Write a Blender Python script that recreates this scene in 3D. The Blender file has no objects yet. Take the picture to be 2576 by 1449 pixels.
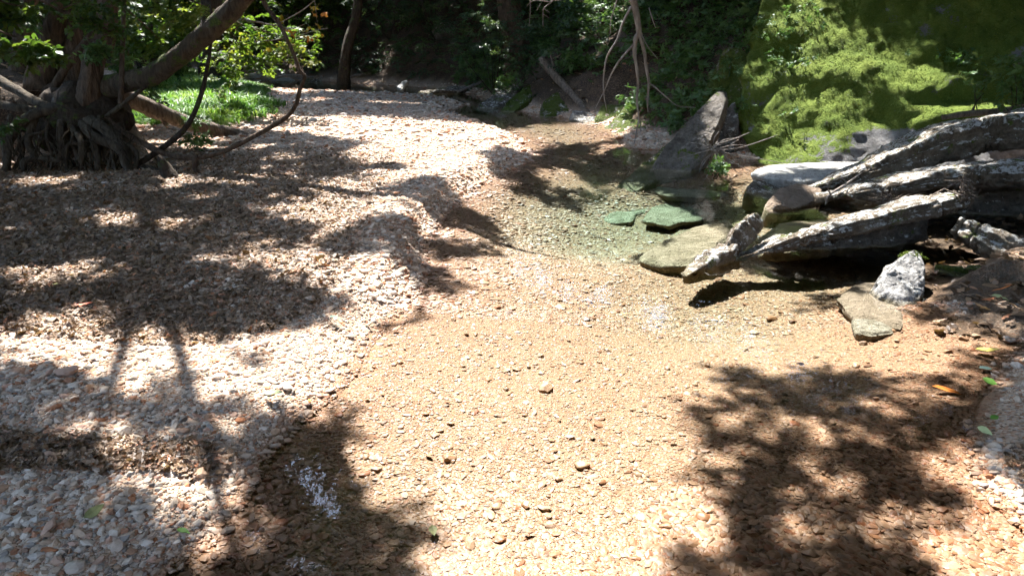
import bpy, math, random
import numpy as np
from mathutils import Vector, Matrix

R = math.radians
rng = np.random.default_rng(7)
random.seed(7)
sc = bpy.context.scene
COL = sc.collection

# ------------------------------------------------------------------ camera
CAM_H, PITCH, FPX = 1.55, R(19.5), 1846.0
cd = bpy.data.cameras.new('camera')
cam = bpy.data.objects.new('camera', cd)
COL.objects.link(cam)
cam.location = (0, 0, CAM_H)
cam.rotation_euler = (math.pi / 2 - PITCH, 0, 0)
cd.sensor_width = 36
cd.lens = 36 * FPX / 2576
cd.clip_start, cd.clip_end = 0.05, 400
sc.camera = cam

# ------------------------------------------------------------------ sky, sun, exposure
SUN_EL, SUN_AZ = R(57), R(-20)          # azimuth from +y, towards -x is negative
S = np.array([math.sin(SUN_AZ) * math.cos(SUN_EL), math.cos(SUN_AZ) * math.cos(SUN_EL), math.sin(SUN_EL)])
w = bpy.data.worlds.new('World')
sc.world = w
w.use_nodes = True
nt = w.node_tree
bg = nt.nodes['Background']
sky = nt.nodes.new('ShaderNodeTexSky')
sky.sky_type = 'NISHITA'
sky.sun_disc = False
sky.dust_density = 0.6
sky.ozone_density = 1.0
sky.sun_elevation = SUN_EL
sky.sun_rotation = SUN_AZ
nt.links.new(sky.outputs[0], bg.inputs[0])
bg.inputs[1].default_value = 0.15
sl = bpy.data.lights.new('sun', 'SUN')
sl.energy = 3.0
sl.angle = R(0.53)
sl.color = (1.0, 0.97, 0.935)
sun = bpy.data.objects.new('sun', sl)
COL.objects.link(sun)
sun.rotation_euler = Vector(-S).to_track_quat('-Z', 'Y').to_euler()
sun.location = tuple(S * 60)
vs = sc.view_settings
vs.view_transform = 'Standard'
vs.look = 'None'
vs.gamma = 1
vs.use_curve_mapping = False
vs.exposure = 3.32
cy = sc.cycles
cy.max_bounces = 7
cy.diffuse_bounces = 4
cy.glossy_bounces = 3
cy.transmission_bounces = 4
cy.transparent_max_bounces = 8
cy.volume_bounces = 0
cy.caustics_reflective = False
cy.caustics_refractive = False
cy.sample_clamp_indirect = 6
cy.use_denoising = True
cy.use_adaptive_sampling = True
cy.adaptive_threshold = 0.02
cy.adaptive_min_samples = 16

# ------------------------------------------------------------------ survey: sight lines measured from the camera station
_f = np.array([0, math.cos(PITCH), -math.sin(PITCH)])
_u = np.array([0, math.sin(PITCH), math.cos(PITCH)])
_o = np.array([0, 0, CAM_H])
def sight(u, v):
    return _f + np.array([1, 0, 0]) * (u - 1288) / FPX + _u * (724.5 - v) / FPX
def G(u, v, z=0.0):                      # point of that sight line at height z
    d = sight(u, v)
    return _o + d * ((z - CAM_H) / d[2])
def AT(u, v, y):                         # point of that sight line at forward distance y
    d = sight(u, v)
    return _o + d * (y / d[1])

# ------------------------------------------------------------------ numpy helpers
def _hash(ix, iy, iz, seed):
    h = (ix.astype(np.int64) * 374761393 + iy.astype(np.int64) * 668265263 + iz.astype(np.int64) * 2147483647 + seed * 1274126177) & 0xFFFFFFFF
    h = ((h ^ (h >> 13)) * 1274126177) & 0xFFFFFFFF
    h = h ^ (h >> 16)
    return (h & 0xFFFFFF) / float(0xFFFFFF)
def vnoise(p, seed=0):
    p = np.asarray(p, float)
    i = np.floor(p)
    f = p - i
    f = f * f * (3 - 2 * f)
    i = i.astype(np.int64)
    r = 0
    for dx in (0, 1):
        wx = f[..., 0] if dx else 1 - f[..., 0]
        for dy in (0, 1):
            wy = f[..., 1] if dy else 1 - f[..., 1]
            for dz in (0, 1):
                wz = f[..., 2] if dz else 1 - f[..., 2]
                r = r + wx * wy * wz * _hash(i[..., 0] + dx, i[..., 1] + dy, i[..., 2] + dz, seed)
    return r * 2 - 1
def fbm(p, octaves=4, seed=0, gain=0.5):
    p = np.asarray(p, float)
    a, s, r = 1.0, 0.0, 0
    for k in range(octaves):
        r = r + a * vnoise(p * (2.03 ** k) + 17.3 * k, seed + k)
        s += a
        a *= gain
    return r / s
def sstep(a, b, x):
    t = np.clip((x - a) / (b - a), 0, 1)
    return t * t * (3 - 2 * t)
def xyz(x, y, z=0.0):
    x = np.asarray(x, float)
    return np.stack([x, np.asarray(y, float) + 0 * x, z + 0 * x], -1)
def poly_sd(x, y, poly):                 # signed distance, positive inside
    x = np.asarray(x, float); y = np.asarray(y, float)
    d = np.full(x.shape, 1e9)
    ins = np.zeros(x.shape, bool)
    n = len(poly)
    for i in range(n):
        ax, ay = poly[i]; bx_, by_ = poly[(i + 1) % n]
        ex, ey = bx_ - ax, by_ - ay
        t = np.clip(((x - ax) * ex + (y - ay) * ey) / (ex * ex + ey * ey + 1e-12), 0, 1)
        d = np.minimum(d, (x - ax - t * ex) ** 2 + (y - ay - t * ey) ** 2)
        c = ((ay > y) != (by_ > y))
        ins ^= c & (x < (bx_ - ax) * (y - ay) / (by_ - ay + 1e-12) + ax)
    d = np.sqrt(d)
    return np.where(ins, d, -d)
def spline(pts, n):
    P = np.asarray(pts, float)
    if len(P) < 3:
        t = np.linspace(0, 1, n)[:, None]
        return P[0] * (1 - t) + P[-1] * t
    Q = np.vstack([2 * P[0] - P[1], P, 2 * P[-1] - P[-2]])
    out = []
    for t in np.linspace(0, len(P) - 1 - 1e-6, n):
        i = int(t); f = t - i
        a, b, c, d = Q[i], Q[i + 1], Q[i + 2], Q[i + 3]
        out.append(0.5 * (2 * b + (c - a) * f + (2 * a - 5 * b + 4 * c - d) * f * f + (3 * b - 3 * c + d - a) * f ** 3))
    return np.array(out)

class MB:                                # collects pieces of ONE mesh
    def __init__(self):
        self.v, self.f, self.n = [], [], 0
    def add(self, v, f):
        v = np.asarray(v, float)
        self.v.append(v)
        self.f.extend([tuple(int(i) + self.n for i in q) for q in f])
        self.n += len(v)
        return self
    def tube(self, path, radii, sides=8, rough=0.0, seed=0, cap=True, n=None, freq=6.0, flute=0.0):
        path = spline(path, n or max(4, len(path) * 5))
        m = len(path)
        rad = np.interp(np.linspace(0, 1, m), np.linspace(0, 1, len(np.atleast_1d(radii))), np.atleast_1d(radii))
        T = np.gradient(path, axis=0)
        T /= np.linalg.norm(T, axis=1)[:, None] + 1e-9
        a = np.array([0, 0, 1.0]) if abs(T[0][2]) < 0.9 else np.array([1.0, 0, 0])
        nrm = np.cross(T[0], a); nrm /= np.linalg.norm(nrm)
        rings = []
        ang = np.arange(sides) * 2 * math.pi / sides
        for i in range(m):
            nrm = nrm - T[i] * np.dot(nrm, T[i]); nrm /= np.linalg.norm(nrm) + 1e-9
            b = np.cross(T[i], nrm)
            fl = 1 + flute * np.cos(ang * 5 + seed)
            rings.append(path[i] + (np.cos(ang) * fl)[:, None] * nrm * rad[i] + (np.sin(ang) * fl)[:, None] * b * rad[i])
        V = np.array(rings)
        if rough:
            ctr = path[:, None, :]
            dlt = V - ctr
            V = ctr + dlt * (1 + rough * fbm(V * freq + seed * 3.1, 3, seed) + (.11 * fbm(V * np.array([19, 19, 4.0]), 3, seed + 2) if sides > 20 else 0))[..., None]
        V = V.reshape(-1, 3)
        F = []
        for i in range(m - 1):
            for j in range(sides):
                k = (j + 1) % sides
                F.append((i * sides + j, i * sides + k, (i + 1) * sides + k, (i + 1) * sides + j))
        if cap:
            V = np.vstack([V, path[0], path[-1]])
            for j in range(sides):
                k = (j + 1) % sides
                F.append((k, j, m * sides)); F.append(((m - 1) * sides + j, (m - 1) * sides + k, m * sides + 1))
        return self.add(V, F)
    def build(self, name, mat, parent=None, smooth=True):
        return make(name, np.vstack(self.v), self.f, mat, parent, smooth)

def make(name, V, F, mat, parent=None, smooth=True):
    me = bpy.data.meshes.new(name)
    me.from_pydata(np.asarray(V).tolist(), [], F if isinstance(F, list) else F.tolist())
    if smooth:
        me.polygons.foreach_set('use_smooth', np.ones(len(me.polygons), bool))
    me.update()
    if mat:
        me.materials.append(mat)
    o = bpy.data.objects.new(name, me)
    COL.objects.link(o)
    if parent:
        o.parent = parent
        o.matrix_parent_inverse = Matrix.Translation(-Vector(parent.location)) if parent.type == 'EMPTY' else Matrix()
    return o
def tag(o, label=None, cat=None, group=None, kind=None):
    if label: o['label'] = label
    if cat: o['category'] = cat
    if group: o['group'] = group
    if kind: o['kind'] = kind
    return o
def empty(name, loc):
    o = bpy.data.objects.new(name, None)
    o.empty_display_size = 0.1
    o.location = tuple(loc)
    COL.objects.link(o)
    return o

# ------------------------------------------------------------------ materials
def mat_new(name):
    m = bpy.data.materials.new(name)
    m.use_nodes = True
    t = m.node_tree
    t.nodes.clear()
    out = t.nodes.new('ShaderNodeOutputMaterial')
    return m, t, out
class NT:
    def __init__(self, t): self.t = t
    def n(self, typ, **kw):
        nd = self.t.nodes.new(typ)
        for k, v in kw.items():
            if k.startswith('i_'):
                nd.inputs[k[2:].replace('_', ' ')].default_value = v
            else:
                setattr(nd, k, v)
        return nd
    def l(self, a, b): self.t.links.new(a, b)
    def noise(self, vec, scale, detail=5, rough=0.6, dist=0.0):
        nd = self.n('ShaderNodeTexNoise')
        nd.inputs['Scale'].default_value = scale; nd.inputs['Detail'].default_value = detail
        nd.inputs['Roughness'].default_value = rough; nd.inputs['Distortion'].default_value = dist
        if vec is not None: self.l(vec, nd.inputs['Vector'])
        return nd.outputs['Fac']
    def ramp(self, fac, stops, interp='LINEAR'):
        nd = self.n('ShaderNodeValToRGB')
        nd.color_ramp.interpolation = interp
        e = nd.color_ramp.elements
        while len(e) < len(stops): e.new(0.5)
        for i, (p, c) in enumerate(stops):
            e[i].position = p
            e[i].color = (c[0], c[1], c[2], 1) if not np.isscalar(c) else (c, c, c, 1)
        self.l(fac, nd.inputs['Fac'])
        return nd.outputs['Color']
    def mix(self, fac, a, b, mode='MIX'):
        nd = self.n('ShaderNodeMix', data_type='RGBA', blend_type=mode)
        for sock, val in ((nd.inputs[0], fac), (nd.inputs[6], a), (nd.inputs[7], b)):
            if hasattr(val, 'links'): self.l(val, sock)
            elif np.isscalar(val): sock.default_value = val
            else: sock.default_value = (val[0], val[1], val[2], 1)
        return nd.outputs[2]
    def math(self, op, a, b=None, c=None):
        nd = self.n('ShaderNodeMath', operation=op)
        for i, val in enumerate((a, b, c)):
            if val is None: continue
            if hasattr(val, 'links'): self.l(val, nd.inputs[i])
            else: nd.inputs[i].default_value = val
        return nd.outputs[0]
    def bump(self, h, strength=0.5, dist=0.02):
        nd = self.n('ShaderNodeBump')
        nd.inputs['Strength'].default_value = strength; nd.inputs['Distance'].default_value = dist
        self.l(h, nd.inputs['Height'])
        return nd.outputs['Normal']
    def smooth(self, x, lo, hi):
        nd = self.n('ShaderNodeMapRange', interpolation_type='SMOOTHSTEP')
        nd.inputs['From Min'].default_value = lo; nd.inputs['From Max'].default_value = hi
        self.l(x, nd.inputs['Value'])
        return nd.outputs['Result']
    def bsdf(self, col, rough=0.9, nrm=None, spec=0.3):
        nd = self.n('ShaderNodeBsdfPrincipled')
        if hasattr(col, 'links'): self.l(col, nd.inputs['Base Color'])
        else: nd.inputs['Base Color'].default_value = (*col, 1)
        if hasattr(rough, 'links'): self.l(rough, nd.inputs['Roughness'])
        else: nd.inputs['Roughness'].default_value = rough
        nd.inputs['Specular IOR Level'].default_value = spec
        if nrm is not None: self.l(nrm, nd.inputs['Normal'])
        return nd.outputs[0]
    def pos(self):
        nd = self.n('ShaderNodeNewGeometry')
        s = self.n('ShaderNodeSeparateXYZ'); self.l(nd.outputs['Position'], s.inputs[0])
        s2 = self.n('ShaderNodeSeparateXYZ'); self.l(nd.outputs['Normal'], s2.inputs[0])
        return nd.outputs['Position'], s.outputs, s2.outputs
    def inst(self, name):
        return self.n('ShaderNodeAttribute', attribute_type='INSTANCER', attribute_name=name).outputs['Fac']
    def obj_random(self):
        return self.n('ShaderNodeObjectInfo').outputs['Random']

PEB = [(0.0, (.26, .235, .20)), (.13, (.42, .38, .325)), (.27, (.50, .46, .40)), (.42, (.38, .28, .195)), (.52, (.57, .52, .455)),
       (.63, (.31, .20, .125)), (.72, (.45, .325, .26)), (.80, (.33, .145, .065)), (.85, (.12, .105, .09)), (.92, (.31, .305, .295)), (1.0, (.62, .57, .50))]
WET = (.95, .62, .34)
def stone_colour(k, fac, pos, pz):
    col = k.ramp(fac, PEB)
    n1 = k.noise(pos, 55, 3, .6)
    col = k.mix(.35, col, k.ramp(n1, [(.3, .25), (.7, 1.0)]), 'MULTIPLY')
    n2 = k.noise(pos, 1.3, 3, .5)
    h = k.math('ADD', pz, k.math('MULTIPLY', n2, .02))
    wet = k.math('SUBTRACT', 1.0, k.smooth(h, .008, .034))
    wcol = k.mix(1.0, k.mix(.14, col, (.60, .35, .20)), (.56, .395, .275), 'MULTIPLY')
    col = k.mix(1.0, col, (1.14, 1.02, .92), 'MULTIPLY')
    sx = k.n('ShaderNodeSeparateXYZ'); k.l(pos, sx.inputs[0])        # silt and rotted leaves between the stones of the upper bar
    dirt = k.math('MULTIPLY', k.math('MULTIPLY', k.smooth(k.math('MULTIPLY', sx.outputs[0], -1.0), .5, 1.9), k.smooth(sx.outputs[1], 2.9, 4.2)), k.math('SUBTRACT', 1.0, k.smooth(sx.outputs[1], 7.6, 9.2)))
    dirt = k.math('MULTIPLY', dirt, k.smooth(k.math('ADD', k.noise(pos, 2.4, 6, .7), k.math('MULTIPLY', k.noise(pos, 60, 2, .5), .35)), .48, .70))
    col = k.mix(k.math('MULTIPLY', dirt, .8), col, k.mix(n1, (.07, .043, .023), (.17, .11, .065)))
    return k.mix(wet, col, wcol), wet
def mat_pebble(inst=True, name='pebble_stone'):
    m, t, out = mat_new(name); k = NT(t)
    pos, p, nn = k.pos()
    fac = k.inst('tint') if inst else k.n('ShaderNodeAttribute', attribute_type='OBJECT', attribute_name='tint').outputs['Fac']
    col, wet = stone_colour(k, fac, pos, p[2])
    rough = k.math('SUBTRACT', .85, k.math('MULTIPLY', wet, .35))
    k.l(k.bsdf(col, rough, k.bump(k.noise(pos, 120, 4), .25, .004), .3), out.inputs[0])
    return m
def mat_ground():
    m, t, out = mat_new('gravel_ground'); k = NT(t)
    pos, p, nn = k.pos()
    vo = k.n('ShaderNodeTexVoronoi'); vo.inputs['Scale'].default_value = 85; vo.inputs['Randomness'].default_value = 1
    k.l(pos, vo.inputs['Vector'])
    sp = k.n('ShaderNodeSeparateColor'); k.l(vo.outputs['Color'], sp.inputs[0])
    col, wet = stone_colour(k, sp.outputs[0], pos, p[2])
    col = k.mix(.35, col, (.17, .115, .07))
    # soil and leaf litter on the banks, also darkening the shaded hollow floor
    soil = k.ramp(k.noise(pos, 5, 8, .7), [(.25, (.010, .007, .005)), (.5, (.034, .023, .014)), (.75, (.085, .057, .035))])
    soil = k.mix(k.smooth(k.noise(pos, 38, 4, .7), .5, .62), soil, (.12, .078, .048))
    att = k.n('ShaderNodeAttribute', attribute_type='GEOMETRY', attribute_name='soil').outputs['Fac']
    col = k.mix(att, col, soil)
    hgt = k.math('ADD', vo.outputs['Distance'], k.math('MULTIPLY', k.noise(pos, 60, 4), .6))
    k.l(k.bsdf(col, .9, k.bump(hgt, .8, .007), .2), out.inputs[0])
    return m
def mat_rock(name, base=((.10, .085, .065), (.27, .24, .20), (.40, .375, .34)), lichen=.55, moss=.3, mosscol=((.045, .07, .010), (.12, .15, .022)), scale=1.0, silt=0.0):
    m, t, out = mat_new(name); k = NT(t)
    pos, p, nn = k.pos()
    n1 = k.noise(pos, 7 * scale, 8, .68)
    n2 = k.noise(pos, 30 * scale, 6, .7)
    col = k.ramp(n1, [(.3, base[0]), (.5, base[1]), (.72, base[2])])
    col = k.mix(.55, col, k.ramp(n2, [(.32, .22), (.6, 1.0)]), 'MULTIPLY')
    up = k.smooth(nn[2], -.1, .75)
    if lichen:
        lf = k.math('MULTIPLY', k.smooth(k.math('ADD', k.noise(pos, 16 * scale, 6, .75), k.math('MULTIPLY', up, .12)), .66 - .16 * lichen, .74 - .16 * lichen), k.smooth(nn[2], -.3, .4))
        col = k.mix(lf, col, k.ramp(n2, [(.3, (.36, .35, .32)), (.7, (.62, .61, .57))]))
    mf = None
    if moss:
        mn = k.noise(pos, 4.5 * scale, 7, .72)
        mf = k.math('MULTIPLY', k.smooth(mn, .72 - .34 * moss, .78 - .34 * moss), k.smooth(nn[2], -.45, .2))
        mc = k.ramp(k.noise(pos, 45, 4), [(.3, mosscol[0]), (.72, mosscol[1])])
        col = k.mix(mf, col, mc)
    # silt and damp under the water line
    wl = k.math('SUBTRACT', 1.0, k.smooth(k.math('ADD', p[2], k.math('MULTIPLY', n1, .04)), .01, .05))
    col = k.mix(k.math('MULTIPLY', wl, .75), col, k.mix(k.smooth(n1, .35, .65), (.20, .17, .10), (.34, .29, .19)))
    if silt:
        col = k.mix(silt, col, (.25, .19, .14))
    h = k.math('ADD', k.math('MULTIPLY', n1, 1.6), n2)
    k.l(k.bsdf(col, .92, k.bump(h, 1.0, .06), .2), out.inputs[0])
    return m
def mat_bark(name, c0, c1, moss=0.0):
    m, t, out = mat_new(name); k = NT(t)
    pos, p, nn = k.pos()
    mp = k.n('ShaderNodeMapping'); mp.inputs['Scale'].default_value = (1, 1, .22); k.l(pos, mp.inputs[0])
    n1 = k.noise(mp.outputs[0], 28, 7, .7)
    n2 = k.noise(pos, 4, 4, .6)
    col = k.ramp(n1, [(.3, c0), (.68, c1)])
    col = k.mix(.5, col, k.ramp(n2, [(.3, .35), (.7, 1.0)]), 'MULTIPLY')
    if moss:
        f = k.smooth(k.noise(pos, 6, 6, .7), .62 - .2 * moss, .70 - .2 * moss)
        col = k.mix(f, col, k.ramp(k.noise(pos, 50, 3), [(.3, (.03, .045, .01)), (.7, (.09, .11, .025))]))
    k.l(k.bsdf(col, .9, k.bump(n1, 1.0, .045), .2), out.inputs[0])
    return m
def mat_leaf(name, stops, trans=.45, inst=True, spec=.35):
    m, t, out = mat_new(name); k = NT(t)
    pos, p, nn = k.pos()
    r = k.inst('tint') if inst else k.obj_random()
    col = k.ramp(r, stops)
    col = k.mix(.35, col, k.ramp(k.noise(pos, 14, 3), [(.3, .45), (.7, 1.0)]), 'MULTIPLY')
    a = k.bsdf(col, .5, None, spec)
    tr = k.n('ShaderNodeBsdfTranslucent')
    k.l(k.mix(1.0, col, (1.35, 1.35, .75), 'MULTIPLY'), tr.inputs[0])
    mx = k.n('ShaderNodeMixShader'); mx.inputs[0].default_value = trans
    k.l(a, mx.inputs[1]); k.l(tr.outputs[0], mx.inputs[2]); k.l(mx.outputs[0], out.inputs[0])
    return m
def mat_flat(name, c, rough=.85, var=.4):
    m, t, out = mat_new(name); k = NT(t)
    pos, p, nn = k.pos()
    col = k.mix(var, c, k.ramp(k.noise(pos, 22, 6, .7), [(.3, .25), (.7, 1.0)]), 'MULTIPLY')
    k.l(k.bsdf(col, rough, k.bump(k.noise(pos, 60, 4), .5, .006), .25), out.inputs[0])
    return m
def mat_water():
    m, t, out = mat_new('creek_water'); k = NT(t)
    pos, p, nn = k.pos()
    mp = k.n('ShaderNodeMapping'); mp.inputs['Scale'].default_value = (1.0, .55, 1); k.l(pos, mp.inputs[0])
    h = k.math('ADD', k.noise(mp.outputs[0], 9, 3, .5), k.math('MULTIPLY', k.noise(mp.outputs[0], 38, 2, .5), .25))
    nrm = k.bump(h, .10, .02)
    fr = k.n('ShaderNodeFresnel'); fr.inputs['IOR'].default_value = 1.33; k.l(nrm, fr.inputs['Normal'])
    tr = k.n('ShaderNodeBsdfTransparent'); tr.inputs[0].default_value = (1, 1, 1, 1)
    gl = k.n('ShaderNodeBsdfGlossy'); gl.inputs['Roughness'].default_value = .02; k.l(nrm, gl.inputs['Normal'])
    mx = k.n('ShaderNodeMixShader'); k.l(fr.outputs[0], mx.inputs[0]); k.l(tr.outputs[0], mx.inputs[1]); k.l(gl.outputs[0], mx.inputs[2])
    k.l(mx.outputs[0], out.inputs[0])
    va = k.n('ShaderNodeVolumeAbsorption'); va.inputs['Color'].default_value = (.42, .80, .76, 1); va.inputs['Density'].default_value = .78
    k.l(va.outputs[0], out.inputs['Volume'])
    return m

M = {}
M['pebble'] = mat_pebble(True)
M['stone'] = mat_pebble(False, 'single_stone')
M['ground'] = mat_ground()
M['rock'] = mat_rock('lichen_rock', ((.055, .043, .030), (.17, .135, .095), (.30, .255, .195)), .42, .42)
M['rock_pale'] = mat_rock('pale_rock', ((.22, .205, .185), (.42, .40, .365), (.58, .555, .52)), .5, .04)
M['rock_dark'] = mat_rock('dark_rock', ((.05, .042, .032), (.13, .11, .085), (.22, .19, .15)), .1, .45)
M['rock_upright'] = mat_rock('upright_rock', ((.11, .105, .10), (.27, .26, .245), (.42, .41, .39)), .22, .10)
M['rock_lean'] = mat_rock('leaning_slab', ((.065, .055, .045), (.17, .15, .125), (.29, .265, .235)), 0, .42)
M['rock_mossy'] = mat_rock('mossy_rock', ((.05, .045, .035), (.14, .125, .10), (.24, .22, .19)), .12, .95, ((.035, .055, .008), (.095, .12, .018)))
M['rock_grey'] = mat_rock('grey_rock', ((.07, .066, .06), (.17, .16, .145), (.27, .26, .245)), .15, .28)
M['rock_silt'] = mat_rock('silted_rock', ((.16, .12, .085), (.27, .20, .14), (.36, .28, .21)), 0, 0, silt=.45)
M['rock_green'] = mat_rock('algae_rock', ((.12, .105, .07), (.26, .225, .155), (.40, .355, .265)), 0, 0)
M['boulder'] = mat_rock('mossy_boulder', ((.08, .075, .065), (.17, .16, .15), (.25, .24, .23)), .12, .97, ((.035, .062, .006), (.11, .15, .016)), .45)
M['bark'] = mat_bark('brown_bark', (.028, .018, .011), (.165, .112, .074))
M['bark_dark'] = mat_bark('dark_bark', (.018, .013, .009), (.085, .062, .043), .3)
M['bark_moss'] = mat_bark('mossy_bark', (.03, .022, .014), (.12, .09, .06), .6)
M['root'] = mat_bark('root_bark', (.022, .016, .011), (.125, .098, .066))
M['rootlet'] = mat_bark('rootlet_bark', (.02, .015, .010), (.09, .07, .045))
M['dead'] = mat_bark('weathered_wood', (.12, .10, .085), (.40, .36, .32))
M['log'] = mat_bark('log_wood', (.055, .04, .03), (.27, .215, .165))
M['leaf'] = mat_leaf('green_leaf', [(0, (.02, .048, .011)), (.5, (.045, .088, .016)), (1, (.085, .125, .022))])
M['leaf_lit'] = mat_leaf('maple_leaf', [(0, (.035, .075, .012)), (.6, (.08, .13, .02)), (.9, (.13, .17, .03)), (1, (.19, .20, .035))], .55)
M['leaf_dark'] = mat_leaf('shade_leaf', [(0, (.022, .05, .022)), (.6, (.045, .09, .035)), (1, (.09, .14, .05))], .3)
M['leaf_fern'] = mat_leaf('seedling_leaf', [(0, (.045, .10, .03)), (1, (.10, .18, .055))], .35)
M['leaf_autumn'] = mat_leaf('autumn_leaf', [(0, (.16, .15, .025)), (.5, (.26, .20, .03)), (1, (.34, .12, .03))], .5)
M['grass'] = mat_leaf('grass_blade', [(0, (.04, .11, .025)), (.6, (.10, .20, .04)), (1, (.20, .28, .07))], .45)
M['moss'] = mat_leaf('moss_tuft', [(0, (.045, .08, .012)), (.5, (.095, .135, .022)), (.85, (.14, .175, .035)), (1, (.12, .155, .06))], .3, spec=.1)
M['litter'] = mat_leaf('leaf_litter', [(0, (.05, .028, .014)), (.35, (.13, .075, .038)), (.7, (.24, .15, .085)), (.9, (.34, .23, .15)), (1, (.36, .13, .05))], .15)
M['leaf_one'] = mat_leaf('fallen_leaf', [(0, (.20, .22, .07)), (1, (.30, .17, .07))], .2, False)
M['water'] = mat_water()

# ------------------------------------------------------------------ terrain of the creek valley
def W(px): return [tuple(G(u, v)[:2]) for u, v in px]
WATER = W([(300, 1700), (430, 1449), (560, 1350), (630, 1240), (670, 1150), (740, 1070), (850, 985), (930, 870), (1000, 785), (1085, 690), (1070, 630), (1110, 560),
           (1175, 505), (1255, 445), (1340, 405), (1345, 375), (1290, 338), (1200, 300), (1130, 281), (1185, 264), (1100, 245), (950, 238), (800, 233), (690, 228), (610, 209),
           (560, 197), (640, 198), (700, 203), (850, 208), (1000, 218), (1100, 225), (1190, 238), (1250, 268), (1330, 288), (1420, 301), (1500, 311), (1545, 335), (1560, 372), (1650, 380), (1720, 425),
           (1800, 426), (1900, 410), (2150, 408), (2400, 430), (2560, 500), (2560, 600), (2420, 660), (2350, 715), (2340, 770), (2420, 815), (2590, 870), (2500, 905), (2450, 980), (2430, 1080), (2450, 1160), (2510, 1260), (2620, 1360), (2850, 1700)])
VALLEY = [(-6.6, -9), (-6.6, 5.8)] + W([(0, 446), (280, 448), (395, 436), (345, 400), (262, 335), (235, 235), (150, 186)]) + [(-16, 27), (-11, 29)] + \
    W([(560, 190), (640, 196), (700, 201), (850, 206), (1000, 216), (1100, 222), (1200, 236), (1260, 266), (1340, 284), (1430, 296), (1520, 306), (1640, 352), (1760, 410)]) + \
    [(3.3, 9.8), (5, 9.6), (7.4, 9.2), (7.4, 6.0), (6.4, 4.6), (6.4, -9)]
POOLS = [(G(1580, 500), 1.25, .20), (G(1720, 470), .9, .12), (G(1800, 740), .7, .13), (G(1500, 560), .7, .10), (G(2050, 640), .6, .12), (G(800, 1250), .45, .045), (G(900, 220), 3.0, .3), (G(1200, 255), 1.5, .2)]
SILT_AND_SHADE = [(G(2490, 745), (.55, .30)), (G(2560, 820), (.5, .22)), (G(2500, 640), (1.0, .9)), (G(2560, 540), (1.5, 1.4))]  # silt banks first; last two paint the hollow floor dark for its shade
def wd(x, y):
    n = fbm(xyz(x, y) * 2.2, 3, 5) * .06 + fbm(xyz(x, y) * .7, 2, 9) * .06
    return poly_sd(x, y, WATER) + n
def ground(x, y, parts=False):
    x = np.asarray(x, float); y = np.asarray(y, float)
    d = wd(x, y)
    bed = -.012 - .055 * sstep(0, .7, d) - .03 * sstep(.5, 1.6, d)
    for c, r, dep in POOLS:
        bed = bed - dep * np.exp(-((x - c[0]) ** 2 + (y - c[1]) ** 2) / (r * r)) * sstep(0, .5, d)
    bed = bed + .012 * fbm(xyz(x, y) * 3.1, 3, 21)
    e = np.maximum(-d, 0)
    bar = -.006 + .085 * sstep(0, .32, e) + .09 * sstep(.3, 2.2, e)
    bar = bar + (.035 * fbm(xyz(x, y) * 1.1, 4, 31) + .012 * fbm(xyz(x, y) * 5, 3, 33)) * sstep(.05, .6, e)
    lip = sstep(-2.6, -1.0, x) * sstep(3.6, 4.6, y) * sstep(9.5, 7.5, y)
    bar = bar + lip * (.09 * sstep(0, .22, e) - .03 * sstep(.35, 1.2, e))
    rt = (x > 1.0) & (y < 4.4)
    bar = np.where(rt, np.minimum(bar, .05 + .0 * x), bar)
    h = np.where(d > 0, bed, bar)
    vd = -poly_sd(x, y, VALLEY) + .25 * fbm(xyz(x, y) * .9, 3, 41)
    o = np.maximum(vd, 0)
    steep = .72 * o + .25 * fbm(xyz(x, y) * .8, 4, 43) * sstep(0, 1.5, o)
    terrace = .78 * sstep(0, .45, o) + .22 * o
    left = sstep(-2.2, -3.0, x) * sstep(16, 13, y)
    bank = terrace * left + steep * (1 - left)
    bank = np.minimum(bank, 11 + 0 * x)
    h = np.where(vd > 0, np.maximum(h, h * .3 + bank), h)
    if parts:
        soil = sstep(.0, .3, vd)
        for c_, r_ in SILT_AND_SHADE:
            soil = np.maximum(soil, .85 * sstep(1.15, .7, np.hypot((x - c_[0]) / r_[0], (y - c_[1]) / r_[1]) + .3 * fbm(xyz(x, y) * 4, 3, 47)))
        return h, soil, d
    return h
def hgt(x, y): return float(ground(np.array([x]), np.array([y]))[0])
def axis(a, b, s0, c, grow):              # spacing s0 near c, growing away from it
    r = [c]
    while r[-1] < b: r.append(r[-1] + s0 + grow * abs(r[-1] - c))
    l = [c]
    while l[-1] > a: l.append(l[-1] - s0 - grow * abs(l[-1] - c))
    return np.array(sorted(set(l + r)))
gx = axis(-60, 60, .045, 0, .012)
gy = axis(-30, 75, .045, 4, .0135)
X, Y = np.meshgrid(gx, gy)
H, SOIL, _ = ground(X, Y, True)
nx, ny = len(gx), len(gy)
idx = np.arange(nx * ny).reshape(ny, nx)
F = np.stack([idx[:-1, :-1], idx[:-1, 1:], idx[1:, 1:], idx[1:, :-1]], -1).reshape(-1, 4)
terrain = make('ground', np.stack([X, Y, H], -1).reshape(-1, 3), F, M['ground'])
at = terrain.data.attributes.new('soil', 'FLOAT', 'POINT')
at.data.foreach_set('value', SOIL.reshape(-1).astype(np.float32))
tag(terrain, 'gravel creek bed and dark soil banks of the valley', 'ground', kind='structure')

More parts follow.
